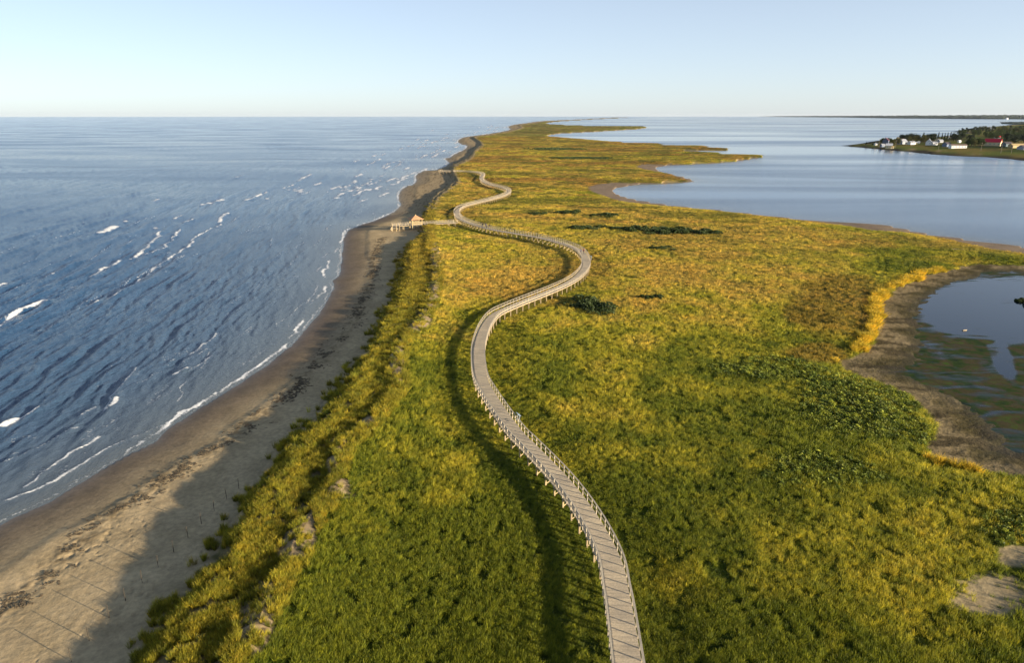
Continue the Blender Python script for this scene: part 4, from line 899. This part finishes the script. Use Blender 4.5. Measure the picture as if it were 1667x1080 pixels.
# trees: five kinds, each a trunk with limbs and a crown of leaf clumps
def leaf_mesh(pts, size, seed):
    r = random.Random(seed); V = []; Fc = []
    for c in pts:
        m = Euler((r.gauss(0, .8), r.gauss(0, .8), r.random() * 6.28)).to_matrix(); s = size * (.6 + .8 * r.random()); b = len(V)
        for p_ in ((-.5, -.15, 0), (0, -.45, .15), (.55, .05, 0), (0, .45, .15)): V.append(tuple(Vector(c) + m @ Vector(p_) * s))
        Fc.append((b, b + 1, b + 2, b + 3))
    me = bpy.data.meshes.new('crown'); me.from_pydata(V, [], Fc); me.update(); return me
def make_tree(kind, seed, mat):
    r = random.Random(seed); mb = MB()
    if kind == 'spruce':
        mb.tube([(0, 0, -.03), (0, 0, .5), (0, 0, .98)], [.022, .014, .003], 6); pts = []
        for i in range(520):
            z = .08 + .90 * r.random() ** 1.25; rad = .20 * (1 - z) ** .85 * (.55 + .45 * abs(math.sin(z * 34))); a_ = r.random() * 6.28; q = rad * r.random() ** .4; pts.append((q * math.cos(a_), q * math.sin(a_), z - q * .25))
        return leaf_mesh(pts, .055, seed), mb.mesh('trunk')
    mb.tube([(0, 0, -.03), (.01, 0, .2), (-.01, .01, .45), (0, 0, .7)], [.032, .026, .018, .006], 6); pts = []
    lobes = []
    for i in range(13):
        a_ = i * 2.4; z = .34 + .5 * r.random(); q = .26 * r.random() ** .5 * (1 - abs(z - .55) * .8); c = (q * math.cos(a_), q * math.sin(a_), z); lobes.append((c, .10 + .08 * r.random()))
        mb.tube([(0, 0, max(.15, z - .3)), (c[0] * .6, c[1] * .6, z - .1), c], [.012, .008, .003], 5)
    for i in range(620):
        c, rad = r.choice(lobes); u_ = Vector((r.gauss(0, 1), r.gauss(0, 1), r.gauss(0, .9))).normalized() * rad * (.65 + .45 * r.random()); pts.append((c[0] + u_.x, c[1] + u_.y, max(.1, c[2] + u_.z)))
    return leaf_mesh(pts, .062, seed), mb.mesh('trunk')
ML = {'dark': plain('dark_leaves', (.022, .038, .014), .7, .5, 2, .15), 'olive': plain('olive_leaves', (.075, .075, .016), .7, .4, 2, .2), 'green': plain('green_leaves', (.045, .068, .014), .7, .4, 2, .2), 'spruce': plain('spruce_needles', (.018, .032, .014), .7, .4, 2, .1)}
KIND = {k: [make_tree('spruce' if k == 'spruce' else 'round', 40 + 7 * j + len(k), m_) for j in range(2)] for k, m_ in ML.items()}
for k in KIND:
    for c_, t0 in KIND[k]: c_.materials.append(ML[k]); t0.materials.append(M_bark)
def tree(u, v, h_, kind, label, group, zf=None):
    p_ = P(u, v, 2.5); x, y = p_; z0 = vz(x, y); cr, tk = random.choice(KIND[kind])
    o = empty('spruce_tree' if kind == 'spruce' else 'tree', (x, y, z0), random.random() * 6.28, label=label, cat='tree', group=group); w_ = h_ * random.uniform(.9, 1.25); o.scale = (w_, w_, h_)
    obj('trunk', tk, None, o); obj('crown', cr, None, o)
tr = random.Random(5)
CLU = [(1468, 1492, 230, 233, 14, 'dark', 12, 'tall dark broadleaf tree behind the grey house near the village tip'), (1476, 1506, 232.5, 234.8, 11, 'olive', 8, 'olive coloured tree behind the small white houses'), (1453, 1467, 233, 236.5, 9, 'olive', 5, 'yellowing tree beside the cream house'),
       (1430, 1450, 231, 233.5, 8, 'green', 9, 'low tree around the dark house near the village tip'), (1503, 1521, 231, 233.5, 12, 'dark', 12, 'dark tree behind the white gabled house'), (1547, 1582, 228, 234, 12, 'dark', 12, 'dark tree behind the long white building'),
       (1573, 1601, 238.5, 241.5, 11, 'green', 9, 'bushy tree between the long white building and the red barn'), (1578, 1586, 240.5, 241.8, 9, 'olive', 2, 'light olive tree right of the long white building'), (1604, 1667, 226, 229.5, 11, 'green', 16, 'green tree on the wooded slope behind the red barn'),
       (1636, 1672, 231, 238, 13, 'dark', 14, 'tall dark tree right of the red barn'), (1560, 1668, 219, 226, 12, 'green', 26, 'green tree in the wood above the village'), (1590, 1668, 210.5, 218.5, 12, 'olive', 22, 'pale green tree in the far part of the wood'), (1585, 1668, 211, 217, 12, 'dark', 14, 'dark tree in the far part of the wood'),
       (1562, 1600, 213, 215, 11, 'dark', 12, 'dark tree on the low point behind the village'), (1404, 1428, 233.5, 236.5, 3.5, 'dark', 6, 'low bush on the grassy village tip')]
for u0, u1, v0, v1, h_, kd, n_, lb in CLU:
    for j in range(int(n_ * 1.6)): tree(tr.uniform(u0, u1), tr.uniform(v0, v1), h_ * tr.uniform(.8, 1.15), kd, lb, 'trees: ' + lb)
for u, v, h_, lb in ((1501.5, 232.5, 15, 'lone dark spruce left of the white gabled house'), (1526, 231.5, 15, 'leftmost of the five spruces in a row behind the white cottages'), (1532, 231.5, 13.5, 'second of the five spruces in a row from the left'), (1536.5, 231.3, 13, 'middle one of the five spruces in a row'), (1541, 231, 13.5, 'fourth of the five spruces in a row from the left'), (1545.7, 231, 14.5, 'rightmost of the five spruces in a row, beside the wood')):
    tree(u, v, h_, 'spruce', lb, 'spruces behind the village houses')

# houses
WALL = {k: plain(k + '_wall', c, .7, .08) for k, c in dict(white=(.80, .79, .76), cream=(.74, .62, .38), grey=(.30, .31, .34), slate=(.12, .14, .20), blue=(.13, .18, .28), yellow=(.70, .52, .12), tan=(.42, .31, .14), teal=(.08, .13, .15)).items()}
ROOF = {k: plain(k + '_roof', c, .6, .12) for k, c in dict(dark=(.07, .06, .065), brown=(.16, .11, .08), grey=(.26, .27, .30), red=(.62, .02, .05), tan=(.40, .30, .14), maroon=(.12, .04, .05), white=(.6, .6, .6)).items()}
M_glass = plain('window_glass', (.03, .04, .05), .15, .1, 1, 0, .6); M_trim = plain('white_trim', (.75, .75, .73), .6, .05); M_door = plain('door_paint', (.16, .07, .04), .6, .1)
def house(name, u, v, w, d, h, rh, rz, wall, roof, label, cat='house', nwin=2, chim=False, shed=False):
    p_ = P(u, v, 2.5); o = empty(name, (p_[0], p_[1], vz(*p_) - .1), rz, label=label, cat=cat)
    x, y = w / 2, d / 2
    MB().add([(-x, -y, -1), (x, -y, -1), (x, y, -1), (-x, y, -1), (-x, -y, h), (x, -y, h), (x, y, h), (-x, y, h), (-x, 0, h + rh), (x, 0, h + rh)],
             [(3, 2, 1, 0), (0, 1, 5, 4), (2, 3, 7, 6), (1, 2, 6, 9, 5), (3, 0, 4, 8, 7), (4, 5, 9, 8), (6, 7, 8, 9)]).build('wall', WALL[wall], o)
    e = .45; sl = rh / y
    for s_ in (-1, 1):
        a3 = [(-x - e, s_ * (y + e), h - e * sl + .06), (x + e, s_ * (y + e), h - e * sl + .06), (x + e, 0, h + rh + .06), (-x - e, 0, h + rh + .06)]; b3 = [(q[0], q[1], q[2] + .22) for q in a3]
        f = [(3, 2, 1, 0), (4, 5, 6, 7), (0, 1, 5, 4), (1, 2, 6, 5), (2, 3, 7, 6), (3, 0, 4, 7)]; f = f if s_ < 0 else [q[::-1] for q in f]
        rf = MB().add(a3 + b3, f).build('roof', ROOF[roof], o)
        if chim and s_ > 0: MB().box((x * .4, y * .35, h + rh), (.8, .8, 2.2)).build('chimney', M_door, rf)
    def win(cx_, cy_, cz_, horizontal, ww=1.1, hh=1.3):
        dm = (ww, .10, hh) if horizontal else (.10, ww, hh); di = (ww * .8, .14, hh * .82) if horizontal else (.14, ww * .8, hh * .82)
        f = MB().box((cx_, cy_, cz_), dm).build('window', M_trim, o); MB().box((cx_, cy_, cz_), di).build('pane', M_glass, f)
    for j in range(nwin):
        xx = -x + (j + .5) * w / nwin
        for s_ in (-1, 1): win(xx, s_ * y, h * .55, True)
    for s_ in (-1, 1):
        win(s_ * x, -y * .45, h * .55, False)
        if rh > 2: win(s_ * x, 0, h + rh * .3, False, .9, 1.0)
    dr_ = MB().box((x, y * .3, 1.0), (.12, 1.0, 2.1)).build('door', M_door, o); MB().box((x + .09, y * .3 + .35, 1.0), (.06, .08, .08)).build('handle', M_trim, dr_)
    return o
house('shed', 1425.5, 236, 4, 3.4, 2.4, 1.2, .4, 'white', 'grey', 'tiny white shed nearest the grassy village tip', 'shed', 1)
house('house', 1441.5, 234, 8, 8, 5.5, 3.2, .9, 'slate', 'maroon', 'dark two storey house with maroon roof near the village tip', chim=True)
house('house', 1436.5, 238.2, 5, 4, 2.8, 1.6, .2, 'blue', 'grey', 'small blue grey cottage beside the cream house')
house('house', 1447, 240, 8, 7, 4.0, 2.6, -.5, 'cream', 'white', 'cream house closest to the water near the village tip')
house('shed', 1452.3, 240.2, 4, 3, 2.2, 1.0, -.3, 'cream', 'tan', 'low cream shed at the right side of the cream house', 'shed', 1)
house('house', 1463, 231, 7, 6, 5.0, 2.5, -.6, 'yellow', 'tan', 'yellow house half hidden by trees above the shore')
house('house', 1468.5, 235.5, 12, 8, 4.0, 3.4, .5, 'grey', 'grey', 'grey house with big grey roof under the tall dark trees', chim=True)
house('shed', 1475, 235.6, 4, 3.5, 2.6, 1.2, -.5, 'white', 'white', 'small white shed right of the grey house', 'shed', 1)
house('house', 1483.5, 236.3, 9, 6, 3.0, 1.8, .3, 'white', 'grey', 'low white house with grey roof beside the shore road')
house('shed', 1490, 236.2, 4.5, 4, 2.5, 1.2, -.5, 'cream', 'white', 'pale cream shed right of the low white house', 'shed', 1)
house('shed', 1495.3, 235.3, 2.6, 2.6, 2.3, .9, -.5, 'white', 'white', 'tiny white shed standing alone under the olive trees', 'shed', 1)
house('house', 1511, 237.6, 9, 7.5, 4.4, 4.4, 1.0, 'white', 'grey', 'white gabled house with steep roof at the middle of the village', chim=True)
house('house', 1520, 237.8, 8, 5, 3.2, 1.6, .2, 'white', 'grey', 'low white wing standing right of the white gabled house')
house('shed', 1525, 230.2, 3, 3, 2.6, 1.2, 0, 'white', 'white', 'tiny white shed in front of the leftmost row spruce', 'shed', 1)
house('house', 1530, 234.2, 7, 5, 2.6, 2.0, .3, 'grey', 'grey', 'grey roofed cottage behind the white gabled house')
house('house', 1540.5, 240.2, 9, 7, 3.6, 2.4, .4, 'blue', 'dark', 'dark blue house left of the long white building')
house('shed', 1545.5, 226, 2.8, 2.8, 2.4, 1.0, 0, 'white', 'white', 'tiny white shed at the edge of the wood, highest up', 'shed', 1)
house('long_building', 1558.5, 242.3, 19, 8, 3.8, 1.5, -.12, 'white', 'brown', 'long low white building with brown roof by the shore', 'building', 5)
house('shed', 1561, 234.5, 3.6, 3, 2.6, 1.1, .2, 'white', 'white', 'small white shed behind the long white building', 'shed', 1)
house('barn', 1615, 240.0, 19, 10, 5.2, 4.2, -.75, 'cream', 'red', 'large barn with bright red roof and cream end wall', 'barn', 4)
house('house', 1623, 227.0, 9, 6, 2.6, 1.6, -.3, 'grey', 'red', 'small red roofed house in the wood behind the barn')
house('house', 1638, 241.2, 11, 8, 3.8, 2.2, .2, 'teal', 'dark', 'dark teal house right of the red roofed barn')
house('long_building', 1656, 243.2, 22, 8, 3.4, 2.0, .15, 'tan', 'tan', 'long tan building at the right edge of the village', 'building', 5)
house('house', 1666, 246.2, 12, 9, 2.8, 2.6, .3, 'grey', 'dark', 'dark roofed house in front of the long tan building')
for u, v, w_, lb in ((1575.5, 212.6, 9, 'white house on the low point behind the village, left one'), (1585.5, 213.4, 9, 'white house on the low point behind the village, right one'), (1614.5, 213.2, 8, 'white house among the far trees above the red barn'), (1611, 208.6, 10, 'white house farthest back in the wood')):
    house('house', u, v, w_, 7, 4, 2.4, -.6, 'white', 'white', lb)
M_pole = plain('pole_wood', (.22, .18, .14), .9)
for u, v, lb in ((1431, 236.6, 'utility pole with crossarm near the tiny white shed at the tip'), (1457.5, 239.6, 'utility pole with crossarm right of the cream house'), (1484, 239.4, 'utility pole with crossarm before the low white house'), (1527.5, 243.6, 'utility pole with crossarm left of the dark blue house'), (1596.5, 246.4, 'utility pole with crossarm left of the red barn'), (1629, 249.6, 'utility pole with crossarm before the barn end wall'), (1646, 249.8, 'utility pole with crossarm before the tan building')):
    p_ = P(u, v, 2.5); o = empty('utility_pole', (p_[0], p_[1], vz(*p_)), .3, label=lb, cat='pole', group='utility poles along the village shore')
    MB().tube([(0, 0, -.5), (0, 0, 5), (0, 0, 10)], [.22, .18, .14], 7).build('pole', M_pole, o); MB().box((0, 0, 9.2), (2.2, .18, .2)).build('crossarm', M_pole, o)
# far houses across the bay
for u, v, w_, lb in ((1459, 191.6, 18, 'leftmost white speck of a house on the far shore'), (1577, 192.9, 26, 'white farmhouse left of centre on the far shore'), (1609, 193.1, 16, 'small white house in the middle of the far shore'), (1627, 193.2, 20, 'white house on the far shore, left of the brightest one'), (1639, 193.4, 26, 'brightest white building on the far shore'), (1656, 193.2, 24, 'rightmost white building on the far shore')):
    p_ = P(u, v + .55, 0); o = empty('farmhouse', (p_[0], p_[1], 1.0), .3, label=lb, cat='house', group='white houses on the far shore')
    x, y, h, rh = w_ / 2, w_ * .35, w_ * .35, w_ * .22
    MB().add([(-x, -y, -3), (x, -y, -3), (x, y, -3), (-x, y, -3), (-x, -y, h), (x, -y, h), (x, y, h), (-x, y, h), (-x, 0, h + rh), (x, 0, h + rh)], [(3, 2, 1, 0), (0, 1, 5, 4), (2, 3, 7, 6), (1, 2, 6, 9, 5), (3, 0, 4, 8, 7), (4, 5, 9, 8), (6, 7, 8, 9)]).build('wall', WALL['white'], o)
    for s_ in (-1, 1):
        a3 = [(-x - .5, s_ * (y + .5), h - .2), (x + .5, s_ * (y + .5), h - .2), (x + .5, 0, h + rh + .1), (-x - .5, 0, h + rh + .1)]; b3 = [(q[0], q[1], q[2] + .4) for q in a3]
        f = [(3, 2, 1, 0), (4, 5, 6, 7), (0, 1, 5, 4), (1, 2, 6, 5), (2, 3, 7, 6), (3, 0, 4, 7)]; f = f if s_ < 0 else [q[::-1] for q in f]
        MB().add(a3 + b3, f).build('roof', ROOF['grey'], o)

# ------------------------------------------------------------------ the air between here and the far shore
hm = bpy.data.materials.new('haze_air'); hm.use_nodes = True; ht = hm.node_tree; ht.nodes.clear()
ho = ht.nodes.new('ShaderNodeOutputMaterial'); hv = ht.nodes.new('ShaderNodeVolumePrincipled')
hv.inputs['Density'].default_value = 7e-6; hv.inputs['Color'].default_value = (.80, .88, 1.0, 1); hv.inputs['Anisotropy'].default_value = 0.1
ht.links.new(hv.outputs[0], ho.inputs['Volume'])
ex = 30000
MB().box((0, 14000, 38), (70000, 32000, 86)).build('haze', hm, kind='stuff', label='faint blue haze over the sea and the far shore', cat='haze')
